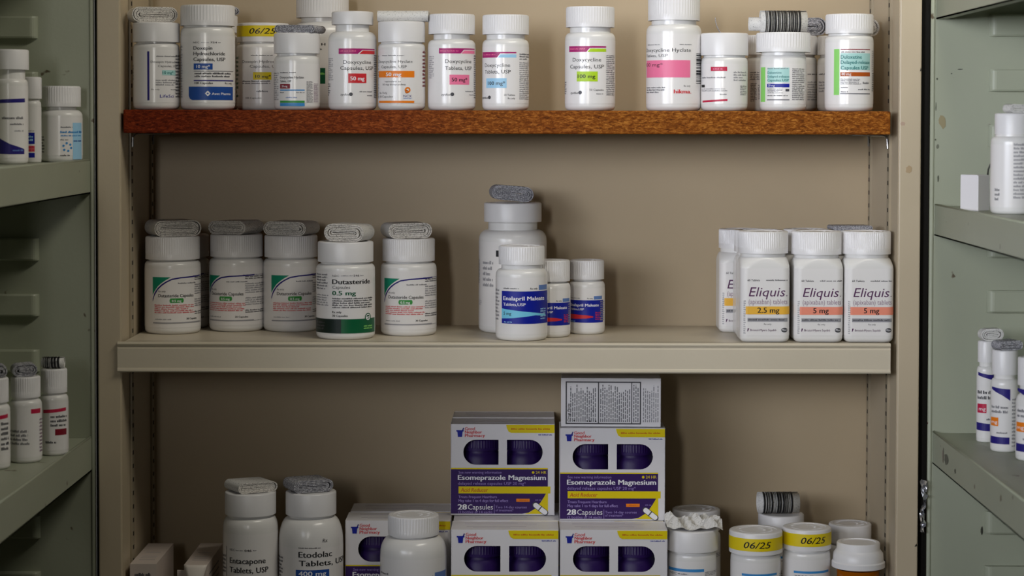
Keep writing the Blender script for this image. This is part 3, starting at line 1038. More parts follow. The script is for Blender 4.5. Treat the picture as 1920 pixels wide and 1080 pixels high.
sp14 = (395, 180, 830, [('L', -1.0, -0.45, 535, 600, 4, 'grey'), ('L', -0.95, -0.6, 620, 760, 12, 'dgrey'), ('L', -0.55, -0.2, 630, 745, 8, 'dgrey')])
bottle('t14', 'white bottle half hidden behind the short green-striped bottle, at its left', 1439, 87, 0.092, 'top', (90, 65, 102), (78, 107), 116, (226, 174, 830, sp14[3]), 54, group=HYCL)
sp13 = (666, 170, 830, [
    ('r', 500, 526, 508, 762, 'lgreen'), ('r', 540, 692, 512, 620, 'pteal'), ('l', 540, 690, 512, 526, 1, 'grey'), ('t', 'Duloxetine', 540, 636, 556, 17, 'dteal', .02), ('t', 'Delayed-release', 540, 692, 585, 17, 'dteal', .02), ('t', 'Capsules USP', 540, 690, 612, 17, 'dteal', .02),
    ('r', 538, 693, 630, 656, 'dblue'), ('t', '20 mg', 545, 588, 650, 15, 'white'), ('l', 540, 650, 664, 702, 4, 'grey'), ('r', 665, 692, 668, 686, 'dgrey'), ('l', 540, 692, 712, 724, 1, 'dgrey'), ('r', 538, 694, 744, 751, 'grey'), ('l', 714, 812, 515, 752, 17, 'grey')])
bottle('t13', 'short ribbed-cap bottle with a light green stripe and navy bar, barcode roll on top', 1466.5, 86, 0.024, 'top', (101, 60, 97), (81, 103), 116, sp13, 54, group=HYCL)
bottle('t15', 'white bottle behind the short green-striped bottle, at its right', 1487, 86, 0.122, 'top', (88, 66, 102), (78, 107), 118, (226, 174, 830, [('L', 0.5, 1.3, 540, 560, 1, 'dgrey'), ('L', 0.5, 1.3, 600, 750, 8, 'lgrey')]), 54, group=HYCL)
bottle('t16', 'white bottle hidden behind the right end bottle of the wooden shelf', 1574, 86, 0.100, 'top', (86, 66, 102), (76, 107), 118, (226, 174, 830, [('L', -1.3, -0.5, 540, 560, 1, 'dgrey'), ('L', -1.3, -0.6, 600, 690, 4, 'lgrey')]), 54, group=HYCL)
sp17 = (1160, 175, 830, [
    ('r', 1034, 1069, 382, 713, 'lgreen'), ('r', 1076, 1292, 412, 532, 'pteal'), ('r', 1076, 1292, 382, 388, 'maroon'), ('l', 1080, 1255, 398, 412, 1, 'dgrey'), ('t', 'Duloxetine', 1078, 1226, 452, 26, 'dteal', .02), ('t', 'Delayed-release', 1078, 1287, 490, 26, 'dteal', .02), ('t', 'Capsules USP', 1078, 1276, 530, 26, 'dteal', .02),
    ('r', 1076, 1292, 549, 578, 'brown'), ('t', '40 mg', 1082, 1150, 572, 20, 'white'), ('l', 1078, 1222, 594, 640, 4, 'grey'), ('l', 1235, 1285, 615, 640, 1, 'grey'), ('l', 1080, 1132, 652, 668, 1, 'grey'), ('l', 1200, 1292, 666, 682, 1, 'grey'), ('l', 1080, 1130, 684, 698, 1, 'grey'), ('r', 1076, 1292, 700, 707, 'grey'), ('l', 1308, 1332, 388, 545, 10, 'lgrey'), ('l', 1310, 1330, 550, 690, 9, 'dgrey')])
bottle('t17', 'ribbed-cap bottle with green stripe and brown bar, last on the wooden shelf', 1590, 90, 0.026, 'top', (89, 25, 62), (78, 66), 76, sp17, 54, group=HYCL)

leaflet('crumpled grey printed leaflet on the cap of the navy-striped bottle', 't1', (238, 336), (12, 40), 0.028, 0.38, 0.55, LEAF, 6, seed=3)
leaflet('flat dark grey leaflet on the small bottle with green and blue stripes', 't4', (514, 611), (45, 60), 0.026, -0.30, 0.7, LEAFG, 4, bar=(0.15, 0.5, -1), seed=5)
leaflet('broad white folded leaflet lying on the orange-banded bottle', 't7', (707, 806), (18, 38), 0.026, 1.53, 2.2, LEAFW, 5, seed=6)
barcode_roll('barcoded roll of paper lying on the short green-striped bottle', 't13', (1423, 1510), (19, 60), 0.026, 4, inner=(21, 0.62, 0.78))
leaflet('stack of grey folded paper on the cap behind the barcode roll', 't15', (1474, 1546), (33, 66), 0.122, 0.15, 0.6, LEAFG, 7, seed=8)
leaflet('bluish crumpled leaflet behind the last bottle of the wooden shelf', 't16', (1560, 1648), (24, 56), 0.100, 0.5, 0.5, LEAF, 4, seed=9)

# ------------------------------------------------------------------ middle shelf
GRN = 'green-corner bottles on the metal shelf'
spM = (428, 216, 945, [
    ('b', [(303, 500, 640), (320, 500, 608), (345, 500, 572), (372, 500, 548), (405, 500, 525), (445, 500, 502)], 'tgreen'),
    ('b', [(303, 668, 692), (318, 622, 645), (345, 584, 600), (375, 556, 570), (410, 533, 545), (455, 511, 522), (520, 500, 510), (642, 490, 500)], 'navy'),
    ('l', 500, 622, 540, 556, 1, 'grey'), ('t', 'Rx only', 350, 408, 616, 14, 'dgrey'), ('t', 'Dutasteride Capsules', 350, 605, 655, 25, 'black', .015),
    ('b', [(438, 676, 686), (444, 664, 699), (536, 663, 698), (541, 675, 686)], 'green'), ('t', '0.5 mg', 455, 524, 692, 18, 'white', .02),
    ('l', 318, 616, 710, 782, 5, 'sred'), ('l', 322, 456, 820, 834, 1, 'lgrey'), ('t', '30 Capsules', 560, 624, 830, 14, 'black', .02), ('b', [(306, 850, 860), (640, 847, 857)], 'lgrey'),
    ('L', 1.03, 2.05, 500, 530, 2, 'dgrey'), ('L', 1.03, 2.05, 555, 640, 5, 'lgrey'), ('L', 1.03, 2.05, 668, 735, 4, 'lgrey'), ('L', 1.03, 2.05, 765, 795, 2, 'dgrey'), ('L', 0.95, 2.1, 850, 860, 1, 'lgrey'), ('L', 0.95, 2.1, 490, 498, 1, 'navy')])
bottle('m1', 'nearest the left post of five white bottles with green corner labels', 323.5, 104, 0.092, 'mid', (101, 445, 488), (88, 491), 501, spM, 72, group=GRN, emboss=True)
bottle('m1b', 'white bottle peeping out behind the leftmost green-corner bottle', 343, 98, 0.146, 'mid', (96, 441, 483), (84, 487), 497, spM, 72, group=GRN, rot=-0.35)
bottle('m2', 'green-corner bottle turned so its side print shows, second from the left post', 443.5, 102, 0.118, 'mid', (98, 441, 483), (86, 486), 497, spM, 72, group=GRN, rot=-0.587)
bottle('m3', 'green-corner bottle right beside the black and green banded bottle', 545.5, 103, 0.118, 'mid', (99, 443, 484), (87, 487), 498, spM, 72, group=GRN, rot=-0.05)
sp4m = (656, 228, 992, [
    ('l', 440, 542, 480, 610, 6, 'grey'), ('l', 440, 542, 640, 735, 5, 'lgrey'), ('t', 'NDC', 572, 626, 504, 15, 'dgrey'), ('l', 640, 730, 490, 503, 1, 'lgrey'), ('t', '546', 735, 775, 503, 15, 'dgrey', .02), ('l', 782, 808, 490, 503, 1, 'lgrey'),
    ('t', 'Dutasteride', 572, 850, 560, 37, 'black', .03), ('t', 'Capsules', 572, 708, 596, 24, 'dgrey'), ('t', '0.5 mg', 572, 750, 646, 34, 'dgreen', .03), ('l', 572, 868, 664, 750, 5, 'dgrey'),
    ('t', 'Rx only', 572, 642, 784, 17, 'black', .02), ('t', '30 Capsules', 572, 690, 812, 17, 'black', .02), ('r', 430, 640, 830, 940, 'blackgreen'), ('r', 640, 884, 830, 940, 'dgreen'), ('o', 838, 822, 0, 34, 'dgreen', 1, 20), ('o', 838, 820, 18, 24, 'white', 1, 18), ('t', 'e', 826, 850, 832, 26, 'white', .02), ('l', 808, 868, 880, 915, 2, 'lgreen'), ('l', 445, 510, 850, 920, 3, 'dgrey')])
bottle('m4', 'white bottle with a wide black and green band round its foot', 648, 110, 0.046, 'mid', (104, 455, 493), (92, 497), 507, sp4m, 0, group=GRN, emboss=True)
bottle('m5', 'green-corner bottle at the open end of the row, a gap to its right', 766.3, 104.5, 0.080, 'mid', (98, 449, 491.5), (86, 495), 505, spM, 72, group=GRN, rot=-0.36)
sp6m = (300, 208, 965, [('L', -1.52, -1.28, 520, 665, 22, 'black'), ('l', 120, 186, 520, 690, 5, 'lgrey'), ('l', 88, 112, 765, 800, 3, 'lgrey'), ('r', 200, 216, 458, 496, 'black'), ('L', -0.47, -0.36, 690, 900, 12, 'lgrey'), ('t', 'Rx', 420, 470, 700, 20, 'black')])
bottle('m6', 'biggest white bottle on the middle shelf, grey leaflet on its wide cap', 961.5, 127, 0.112, 'mid', (108, 382, 418), (92, 433), 452, sp6m, 0, group='blue label bottles', emboss=True)
spE = (355, 160, 1020, [
    ('l', 245, 345, 690, 701, 1, 'dgrey'), ('t', 'Rx only', 408, 452, 701, 11, 'black', .02), ('r', 460, 509, 675, 706, 'steel'), ('r', 235, 513, 712, 912, 'dblue'),
    ('t', 'Enalapril Maleate', 245, 492, 768, 25, 'white', .025), ('t', 'Tablets,USP', 245, 380, 802, 18, 'white', .02),
    ('b', [(235, 820, 882), (300, 828, 877), (440, 844, 860), (475, 850, 864), (500, 858, 868)], 'cyan'), ('t', '5 mg', 247, 292, 858, 19, 'black', .02), ('l', 470, 503, 815, 890, 5, 'lblue'), ('l', 250, 302, 897, 908, 1, 'lblue'), ('L', -1.45, -1.0, 700, 900, 9, 'lgrey')])
spE2 = (355, 160, 1020, [(q[:6] + ('red',) if (q[0] == 'l' and q[1] == 470) else q) for q in spE[3] if not (q[0] == 'b' or (q[0] == 't' and q[1] == '5 mg'))] + [
    ('b', [(235, 840, 882), (300, 840, 880), (400, 845, 874), (455, 856, 866)], 'red'), ('L', 1.15, 1.6, 720, 900, 9, 'lgrey')])
BLU = 'blue label bottles'
bottle('m7', 'front ribbed-cap bottle with blue label and pale cyan wedge', 978.3, 97, 0.034, 'mid', (86, 463, 498), (76, 506), 518, spE, 54, group=BLU, emboss=True)
bottle('m8', 'small blue and red labelled bottle squeezed between its two neighbours', 1036, 68, 0.062, 'mid', (66, 489, 528.5), (54, 531), 542, spE2, 48, group=BLU, rot=-0.13, emboss=True)
bottle('m9', 'small blue and red labelled bottle at the open right end of its trio', 1101, 67, 0.092, 'mid', (64, 489, 525), (52, 528), 538, spE2, 48, group=BLU, rot=-0.35, emboss=True)

ELQ = 'square white bottles at the right of the metal shelf'
def spQ(dose, c):
    w = 140 if '.' in dose else 100
    m_ = 408 if '.' in dose else 400
    return (388, 160, 815, [
        ('t', '60 Tablets', 272, 352, 417, 14, 'dgrey', .02), ('l', 392, 538, 404, 418, 1, 'dgrey'),
        ('t', 'Eliquis', 280, 516, 515, 60, 'plum', 0.0, .22), ('o', 526, 511, 0, 4, 'plum', 1, 8), ('t', '(apixaban) tablets', 280, 530, 565, 33, 'mauve', -0.005),
        ('r', 262, 572, 580, 632, c), ('t', dose, m_ - w / 2, m_ + w / 2, 621, 34, 'black', .02), ('r', 273, 532, 655, 679, 'lgrey'), ('l', 278, 528, 659, 675, 1, 'dgrey'), ('t', 'Rx only', 380, 428, 700, 11, 'dgrey'),
        ('p', [(274, 722), (284, 722), (276, 742), (272, 742)], 'plum'), ('t', 'Bristol-Myers Squibb', 292, 460, 740, 14, 'plum'), ('o', 512, 733, 0, 15, 'dgrey', 1.4, 20), ('t', 'Pfizer', 496, 528, 738, 13, 'white', 0, .2), ('l', 250, 262, 540, 760, 16, 'lgrey')])
bottle('e3', 'front square bottle with amber strength band', 1431, 92, 0.028, 'mid', (94, 435, 476.5), (84, 483), 500, spQ('2.5 mg', 'amber'), 78, True, group=ELQ, emboss=True)
bottle('e4', 'front square bottle with coral strength band, beside the amber-band one', 1531, 91, 0.028, 'mid', (94, 435, 478.5), (84, 485), 501, spQ('5 mg', 'coral'), 78, True, group=ELQ, emboss=True)
bottle('e5', 'front square bottle with coral strength band, hard against the right post', 1625, 91, 0.028, 'mid', (91, 435, 478), (82, 485), 501, spQ('5 mg', 'coral'), 78, True, group=ELQ, emboss=True)
bottle('e2', 'square bottle directly behind the front amber-band bottle', 1423, 90, 0.074, 'mid', (92, 433, 474), (82, 480), 496, spQ('2.5 mg', 'amber'), 78, True, group=ELQ, emboss=True)
bottle('e1', 'rearmost square amber-band bottle, sticking out furthest to the left', 1390, 88, 0.121, 'mid', (84, 431, 467), (78, 474), 490, spQ('2.5 mg', 'amber'), 78, True, group=ELQ, emboss=True)
bottle('e4b', 'square bottle in the second row between amber and coral bands', 1512, 84, 0.080, 'mid', (86, 431, 472), (78, 478), 494, spQ('5 mg', 'coral'), 78, True, group=ELQ, emboss=True)
bottle('e5b', 'square bottle in the second row behind the right post bottle', 1601, 84, 0.080, 'mid', (88, 433, 474), (78, 480), 496, spQ('5 mg', 'coral'), 78, True, group=ELQ, emboss=True)
leaflet('pale leaflet lying on the rear square bottle by the right post', 'e5b', (1552, 1634), (424, 433), 0.080, 0.1, 0.7, LEAFG, 2, seed=12)

leaflet('pillow-folded leaflet on the leftmost green-corner bottle', 'm1', (267, 380), (416, 445), 0.094, 0.42, 0.85, LEAF, 6, seed=14)
leaflet('folded leaflet on the green-corner bottle whose side print shows', 'm2', (391, 495), (416, 441), 0.119, -0.42, 0.8, LEAF, 6, seed=15)
leaflet('two-layer folded leaflet on the green-corner bottle next to the banded bottle', 'm3', (495, 599), (417, 443), 0.119, -0.30, 0.8, LEAF, 5, seed=16)
leaflet('thick double-folded leaflet on the black and green banded bottle', 'm4', (607, 702), (421, 453), 0.048, -0.28, 0.8, LEAF, 5, seed=17)
leaflet('folded leaflet with printed heading on the row-end green-corner bottle', 'm5', (711, 811), (420, 448), 0.082, 0.30, 0.8, LEAF, 5, seed=18)
leaflet('tightly folded grey leaflet sloping on the biggest bottle cap', 'm6', (913, 1000), (350, 378), 0.112, 0.16, 0.5, LEAFG, 6, tilt=0.10, seed=19)

# ------------------------------------------------------------------ lower shelf: cartons
BW, BH, BD = 0.0986, 0.0868, 0.044
ZLOW = SHELF['low']
UX, UY = BW / 198.0, BH / 175.0               # carton artwork is laid out on a 198 x 175 sheet


def flat(mb, y):
    """map for print on a vertical face at depth y facing the viewer"""
    return lambda s, z, off: (s, y - off * 0.6, z)


def carton_parts(root, windows=True, art=True):
    X = lambda px: (px - 1049) * UX - BW / 2
    Z = lambda py: BH - (py - 804) * UY
    t = 0.0006
    mb = MB()
    if windows:
        cu = bpy.data.curves.new('tmp', 'CURVE')
        cu.dimensions, cu.fill_mode = '2D', 'BOTH'

        def loop(pts):
            sp = cu.splines.new('POLY')
            sp.points.add(len(pts) - 1)
            for q, (a, b) in zip(sp.points, pts):
                q.co = (a, b, 0, 1)
            sp.use_cyclic_u = True
        loop([(-BW / 2, 0), (BW / 2, 0), (BW / 2, BH), (-BW / 2, BH)])
        holes = []
        for x0, x1, e in ((1073, 1140, -1), (1156, 1224, 1)):
            z0, z1 = Z(882), Z(834)
            r = (z1 - z0) / 2
            a, b = X(x0), X(x1)
            arc = [PI / 2 - PI * i / 14 for i in range(15)]
            if e > 0:
                pts = [(a, z0), (a, z1)] + [(b - r + r * math.cos(q), z0 + r + r * math.sin(q)) for q in arc]
            else:
                pts = [(b, z1), (b, z0)] + [(a + r - r * math.cos(q), z0 + r - r * math.sin(q)) for q in arc]
            holes.append(pts)
            loop(pts)
        o = bpy.data.objects.new('tmp', cu)
        COL.objects.link(o)
        me = bpy.data.meshes.new_from_object(o.evaluated_get(bpy.context.evaluated_depsgraph_get()))
        for y, fl in ((0.0, 1), (t, -1)):
            mb.add([(v.co.x, y, v.co.y) for v in me.vertices], [tuple(p.vertices) for p in me.polygons], CARD)
        for pts in holes:
            mb.grid([[(a, 0, b) for a, b in pts], [(a, t, b) for a, b in pts]], CARD, True, False)
        bpy.data.objects.remove(o)
        bpy.data.curves.remove(cu)
    else:
        mb.add([(-BW / 2, 0, 0), (BW / 2, 0, 0), (BW / 2, 0, BH), (-BW / 2, 0, BH)], [(0, 1, 2, 3)], CARD)
    for s_ in (-1, 1):
        x = s_ * BW / 2
        mb.box((min(x, x - s_ * t), 0, 0), (max(x, x - s_ * t), BD, BH), CARD)
    mb.box((-BW / 2, BD - t, 0), (BW / 2, BD, BH), CARD)
    mb.box((-BW / 2, 0, 0), (BW / 2, BD, t), CARD)
    mb.box((-BW / 2, 0.0004, BH - t), (BW / 2, BD, BH - 0.0002), CARD)
    for yy, a, b in ((0.012, -.30, .05), (0.016, -.36, .20), (0.030, -.38, .30), (0.034, -.38, .12)):   # faint print on the top flap
        mb.box((a * BW, yy, BH - 0.0002), (b * BW, yy + 0.0012, BH - 0.00012), mat('ink_faint', (178, 172, 182), 0.5))
    mb.add([(BW / 2 + .00005, 0.004, BH * .06), (BW / 2 + .00005, BD - .004, BH * .06), (BW / 2 + .00005, BD - .004, BH * .4), (BW / 2 + .00005, 0.004, BH * .4)], [(0, 1, 2, 3)], ink('purple'))
    mb.build('carton_body', root)
    if not art:
        return
    lb = MB()
    pr = Print(lb, flat(lb, 0.0), None, UX, 5)
    K = UX
    it = [
        ('r', 1049.5, 1234, 888, 890.5, 'byellow'),
        ('b', [(1190, 976, 976.2), (1200, 973, 976.2), (1212, 964, 976.2), (1222, 952, 976.2), (1234.5, 930, 976.2)], 'byellow'),
        ('b', [(1049.5, 890.5, 976), (1185, 890.5, 976), (1198, 890.5, 973.5), (1210, 890.5, 966), (1220, 890.5, 954.5), (1228, 890.5, 942), (1234, 890.5, 930)], 'purple'),
        ('r', 1064, 1239, 923.5, 937, 'byellow'), ('t', 'Acid Reducer', 1068, 1120, 934, 7.5, 'rust', .02, .2),
        ('t', 'See new warning information', 1064, 1146, 899, 5, 'lpurple'), ('t', '24 HR', 1211, 1231, 899, 5.5, 'byellow', .01), ('o', 1206, 896.5, 0, 2.6, 'byellow', 1, 10),
        ('t', 'Esomeprazole Magnesium', 1063, 1230, 911, 9.6, 'white', .028), ('t', 'delayed release capsules USP 20 mg*', 1063, 1192, 920.5, 5.6, 'lpurple'),
        ('t', 'Treats Frequent Heartburn', 1064, 1137, 946, 5, 'lpurple', .01), ('t', 'May take 1 to 4 days for full effect', 1064, 1158.5, 953.5, 5.2, 'lpurple', .015),
        ('r', 1174, 1199.5, 947, 953, 'orange'), ('l', 1180, 1196, 948.5, 951.5, 1, 'rust'), ('t', '28', 1063, 1079.5, 968, 10.2, 'white', .04), ('t', 'Capsules', 1082, 1129.5, 968, 10, 'white', -.008), ('r', 1131.8, 1132.6, 958, 976, 'lpurple'),
        ('t', 'Two 14-day courses', 1134.5, 1194, 965.5, 4.8, 'lpurple'), ('t', 'of treatment*', 1134.5, 1169, 971.5, 4.8, 'lpurple'), ('t', '(2 bottles of 14 each)', 1063.5, 1128, 975, 4.6, 'lpurple'),
        ('l', 1210, 1222, 948, 951, 1, 'lpurple')]
    c0, c1 = (1211, 959.5), (1228.5, 973)
    ax, ay = c1[0] - c0[0], c1[1] - c0[1]
    n = math.hypot(ax, ay)
    ax, ay = ax / n, ay / n
    for u0, u1, r, c in ((-1.2, n + 1.2, 5.6, 'dgrey'), (0, n, 4.6, 'white'), (n * .42, n * .52, 4.6, 'dgrey')):
        pts = []
        for s0, b0 in ((u1, -PI / 2), (u0, PI / 2)):
            caps = [b0 + PI * i / 8 for i in range(9)] if c != 'dgrey' or r > 5 else [b0, b0 + PI]
            for b in caps:
                d, e = r * math.cos(b) * (1 if r > 5 or c == 'white' else 0), r * math.sin(b)
                pts.append((c0[0] + ax * (s0 + d) - ay * e, c0[1] + ay * (s0 + d) + ax * e))
        it.append(('p', pts, c))
    it += [
        ('p', [(1059.5, 815.5), (1073.5, 815.5), (1073.5, 818), (1071.5, 818.5), (1070.5, 828.5), (1062.5, 828.5), (1061.5, 818.5), (1059.5, 818)], 'dblue'),
        ('p', [(1070.5, 815.5), (1072.8, 810.5), (1074.6, 811.5), (1072.8, 815.5)], 'navy'),
        ('t', 'Good', 1076, 1095, 815.5, 6, 'red2', .015), ('t', 'Neighbor', 1076, 1108.5, 821.8, 5.8, 'red2', .02), ('t', 'Pharmacy', 1076, 1114, 828.5, 5.8, 'red2', .02),
        ('b', [(1154.5, 805, 806), (1156, 805, 812), (1159, 805, 818), (1164, 805, 820.6), (1246.5, 805, 820.6)], 'byellow'), ('l', 1164, 1243, 811, 815.5, 1, 'rust'), ('l', 1216, 1243, 822.6, 826.2, 1, 'dblue')]
    pr.run(it, X, Z, K)
    lb.build('printed_front', root)


proto = thing('medicine_carton', 'x', 'carton', (0, 0, 0), 0, 'purple and white cartons')
carton_parts(proto)
pproto = thing('purple_bottle', 'x', 'bottle', (0, 0, 0), 0, 'purple bottles inside the cartons')
m = MB()
R_ = 0.0196
lathe(m, [(0, 0.0), (R_ - .003, 0.0), (R_ - .0008, .001), (R_, .004), (R_, .052), (R_ - .002, .056), (R_ * .85, .058), (R_ * .85, .0595)], PURP, 44)
m.build('body', pproto)
add_cap(pproto, R_ * 0.98, 0.0595, 0.0705, 44, PURP)
used = [0, 0]


def dup(o, loc, label, rz=0.0):
    i = 0 if o is proto else 1
    used[i] += 1
    if used[i] == 1:
        r = o
    else:
        r = o.copy()
        COL.objects.link(r)
        for ch in o.children:
            c = ch.copy()
            COL.objects.link(c)
            c.parent = r
    r.location, r.rotation_euler = loc, (0, 0, rz)
    r['label'] = label
    return r


Y1, Y2, Y3, YU = 0.004, 0.052, 0.100, 0.076
x1 = P((845 + 1048) / 2, 1000, Y1).x
x2 = P((1049.5 + 1252) / 2, 1000, Y1).x
x3 = P(647.5, 1000, 0.0485).x + BW / 2
ZF = P(945, 993, Y1).z - BH - ZLOW            # fine lift of the stack so its top meets the photo
LV2 = ZLOW + BH + 0.0006
CART = [
    (x1, Y1, ZLOW + 0.0002, 'purple and white carton at the foot of the left stack, below the taller one', 1),
    (x2, Y1, ZLOW + 0.0002, 'purple and white carton at the foot of the right stack, cut by the picture bottom', 1),
    (x3, 0.0485, ZLOW + 0.0002, 'purple and white carton standing behind the big domed white bottle', 1),
    (x1 + .0008, Y2, ZLOW + 0.0002, 'second carton from the front at the foot of the left stack', 0),
    (x2 - .0008, Y2, ZLOW + 0.0002, 'second carton from the front at the foot of the right stack', 0),
    (x1 + .0008, Y3, ZLOW + 0.0002, 'rearmost carton at the foot of the left stack, against the back panel', 0),
    (x2 - .0008, Y3, ZLOW + 0.0002, 'rearmost carton at the foot of the right stack, against the back panel', 0),
    (x3 + .001, 0.097, ZLOW + 0.0002, 'carton hidden behind the one with the big domed bottle before it', 0),
    (P((845 + 1040) / 2, 900, YU).x, YU, LV2, 'upper carton of the left stack, nothing on top of it', 1),
    (P((1049 + 1247) / 2, 900, Y2).x, Y2 - 0.002, LV2, 'upper carton of the right stack, under the small drug facts box', 1),
    (P((850 + 1038) / 2, 900, YU + .046).x, YU + 0.0465, LV2, 'carton standing behind the upper carton of the left stack', 0),
]
plabels = ('purple bottle in the left window of the ', 'purple bottle in the right window of the ')
short = ('foot carton of the left stack', 'foot carton of the right stack', 'carton behind the domed bottle', '', '', '', '', '', 'upper carton of the left stack', 'upper carton of the right stack', '')
for i, (x, y, z, lab, win) in enumerate(CART):
    dup(proto, (x, y, z), lab)
    if win:
        for j, dx in enumerate((-0.0215, 0.0215)):
            if i == 2 and j == 1:
                continue
            dup(pproto, (x + dx, y + 0.0225, z + 0.0008), plabels[j] + short[i])

# small carton lying on the right stack, its drug facts panel to the front
yb = 0.056
bx = thing('drug_facts_carton', 'small grey-white carton with black-framed drug facts print, top of the right stack', 'carton', (P(1145.5, 750, yb).x, yb, LV2 + BH + 0.0006), -0.03)
w_, h_ = 188 * S(yb), (P(1145, 709, yb).z - P(1145, 800, yb).z)
m = MB()
m.box((-w_ / 2, 0, 0), (w_ / 2, 0.080, h_), CARD)
m.build('carton_body', bx, 0.0006)
m = MB()
pr = Print(m, flat(m, 0.0), None, S(yb), 9)
X = lambda x: (x - 1135) / 655.0 * w_
Z = lambda y: (397 - y) / 330.0 * h_
K = w_ / 655.0
it = [('r', 838, 1332, 90, 98, 'dgrey'), ('r', 838, 1332, 372, 380, 'dgrey'), ('r', 838, 846, 90, 380, 'dgrey'), ('r', 1324, 1332, 90, 380, 'dgrey'), ('r', 1050, 1057, 90, 380, 'dgrey'), ('r', 1268, 1274, 90, 380, 'dgrey')]
pr.run(it, X, Z, K)
rr = random.Random(3)
for x0, x1_, c in ((868, 1045, 'grey'), (1065, 1262, 'grey'), (1282, 1318, 'grey'), (1345, 1450, 'lgrey')):
    xx = x0
    while xx < x1_ - 6:                          # lines of print running up the panel
        yb_ = 364
        top = 110 + rr.uniform(0, 60)
        while yb_ > top:
            q = max(yb_ - rr.uniform(12, 40), top)
            pr.rect(X(xx), X(xx + 6.5), Z(yb_), Z(q), c)
            pr.L -= 1
            yb_ = q - 6
        xx += 13.5
# heading set sideways
vs, fs, g0, g1 = glyphs('Drug Facts', .02, .2)
kx = (120 * K) / (g1 - g0)
m.add([(X(864) - z * 14 * K / CAPH * 1.0, -0.0003, Z(364) + (x - g0) * kx) for x, z in vs], fs, ink('black'))
for q in ((895, 357), (980, 360), (998, 360), (1036, 360), (1018, 290)):
    pr.run([('o', q[0], q[1], 0, 5, 'black', 1, 8)], X, Z, K)
m.build('printed_panel', bx)


# narrow cartons at the far left
def narrow(label, px0, px1, pyt, y, dep, flap, seed):
    s = S(y)
    w = (px1 - px0) * s
    zt = P(px0, pyt, y).z - ZLOW
    r = thing('narrow_carton', label, 'carton', (P((px0 + px1) / 2, 1060, y).x, y, ZLOW + 0.0002), 0, 'narrow cartons at the left of the lowest shelf')
    cm = mat('tan_white_carton', (205, 192, 184), 0.55)
    m = MB()
    pr = Print(m, flat(m, 0.0), None, s, seed)
    if not flap:
        pr.lines(-w * .32, w * .32, zt - 0.013, zt - 0.0075, 1, 'dgrey')
        pr.lines(-w * .40, w * .40, zt - 0.030, zt - 0.018, 3, 'grey')
    else:
        pr.lines(-w * .2, w * .2, zt - 0.034, zt - 0.018, 3, 'grey')
        pr.L = 0
    mm = m
    m = MB()
    m.box((-w / 2, 0, 0), (w / 2, dep, zt), cm)
    if flap:
        for zz in (.010, .016, .022, .028):      # side print
            m.add([(w / 2 + .0001, dep * .1, zt - zz), (w / 2 + .0001, dep * .7, zt - zz), (w / 2 + .0001, dep * .7, zt - zz - .0016), (w / 2 + .0001, dep * .1, zt - zz - .0016)], [(0, 1, 2, 3)], ink('grey'))
    for yy in (.2, .28, .36, .55):
        m.box((-w * .3, dep * yy, zt), (w * .3, dep * yy + .0014, zt + .0001), ink('lgrey'))
    m.build('carton_body', r)
    mm.build('printed_front', r)
    if flap:
        m = MB()
        rows = []
        for i in range(7):
            q = i / 6.0
            hw = w * (.5 - .22 * q)
            rows.append([(-hw + 2 * hw * j / 6, -0.0004 - 0.005 * math.sin(q * 1.5) - .0015 * math.sin(PI * j / 6), zt + .0002 - q * 0.016) for j in range(7)])
        m.grid(rows, mat('carton_flap_board', (222, 214, 206), 0.5), False, True)
        pr = Print(m, flat(m, 0.0), None, s, seed + 1)
        o = m.build('tuck_flap', r)
        so = o.modifiers.new('board', 'SOLIDIFY')
        so.thickness = 0.0005
        m = MB()
        m.box((-w * .5 - .007, .004, zt - .020), (-w * .5 - .0003, .006, zt - .006), cm)
        m.build('side_flap', r)
    return r


narrow('narrow closed carton in the dark left corner of the lowest shelf', 243.5, 293, 1058, 0.016, 0.10, False, 21)
narrow('narrow carton with its tuck flap bent open, left of the tall dark-print bottles', 345, 389, 1059.5, 0.016, 0.105, True, 22)

# ------------------------------------------------------------------ lower shelf: bottles
LOWG = 'bottles on the lowest shelf'
b0 = lambda y, yy: 0
sp = (1087, 226, 1230, [
    ('t', 'NDC', 940, 985, 660, 18, 'dgrey'), ('l', 992, 1055, 646, 660, 1, 'grey'), ('t', '046', 1066, 1122, 661, 18, 'black', .02), ('l', 1135, 1162, 646, 660, 1, 'grey'),
    ('t', 'Entacapone', 940, 1230, 762, 46, 'black', .02), ('t', 'Tablets, USP', 940, 1250, 838, 46, 'black', .02), ('t', '200 mg', 940, 1110, 920, 46, 'black', .02), ('l', 862, 905, 700, 860, 5, 'grey'), ('r', 908, 912, 630, 1050, 'grey')])
bottle('l3', 'tall white bottle with bold black print, left of the pair beside the open narrow carton', 468.5, 103, 0.040, 'low', (96, 929, 971), (86, 976), 1000, sp, 0, group=LOWG)
sp = (1584, 266, 1230, [
    ('t', 'Rx', 1702, 1740, 590, 30, 'dgrey', 0, .1), ('l', 1508, 1690, 628, 642, 1, 'dgrey'), ('t', 'Etodolac', 1508, 1772, 712, 48, 'black', .02), ('t', 'Tablets, USP', 1512, 1880, 782, 46, 'black', .02),
    ('r', 1484, 1752, 815, 900, 'blue'), ('t', '400 mg', 1508, 1728, 865, 40, 'white', .02), ('l', 1318, 1370, 720, 900, 6, 'grey')])
bottle('l4', 'round-shouldered white bottle with a blue strength box under bold print', 582.5, 121, 0.046, 'low', (95, 930, 973), (84, 978), 1026, sp, 0, group=LOWG)
leaflet('flat folded leaflet on the left of the two tall bold-print bottles', 'l3', (416, 521), (911, 930), 0.042, 0.55, 0.8, LEAF, 4, seed=24)
leaflet('folded leaflet with a barcode on the round-shouldered bottle', 'l4', (526, 626), (909, 931), 0.048, 0.45, 0.8, LEAFG, 4, bar=(0.1, 0.6, 1), seed=25)
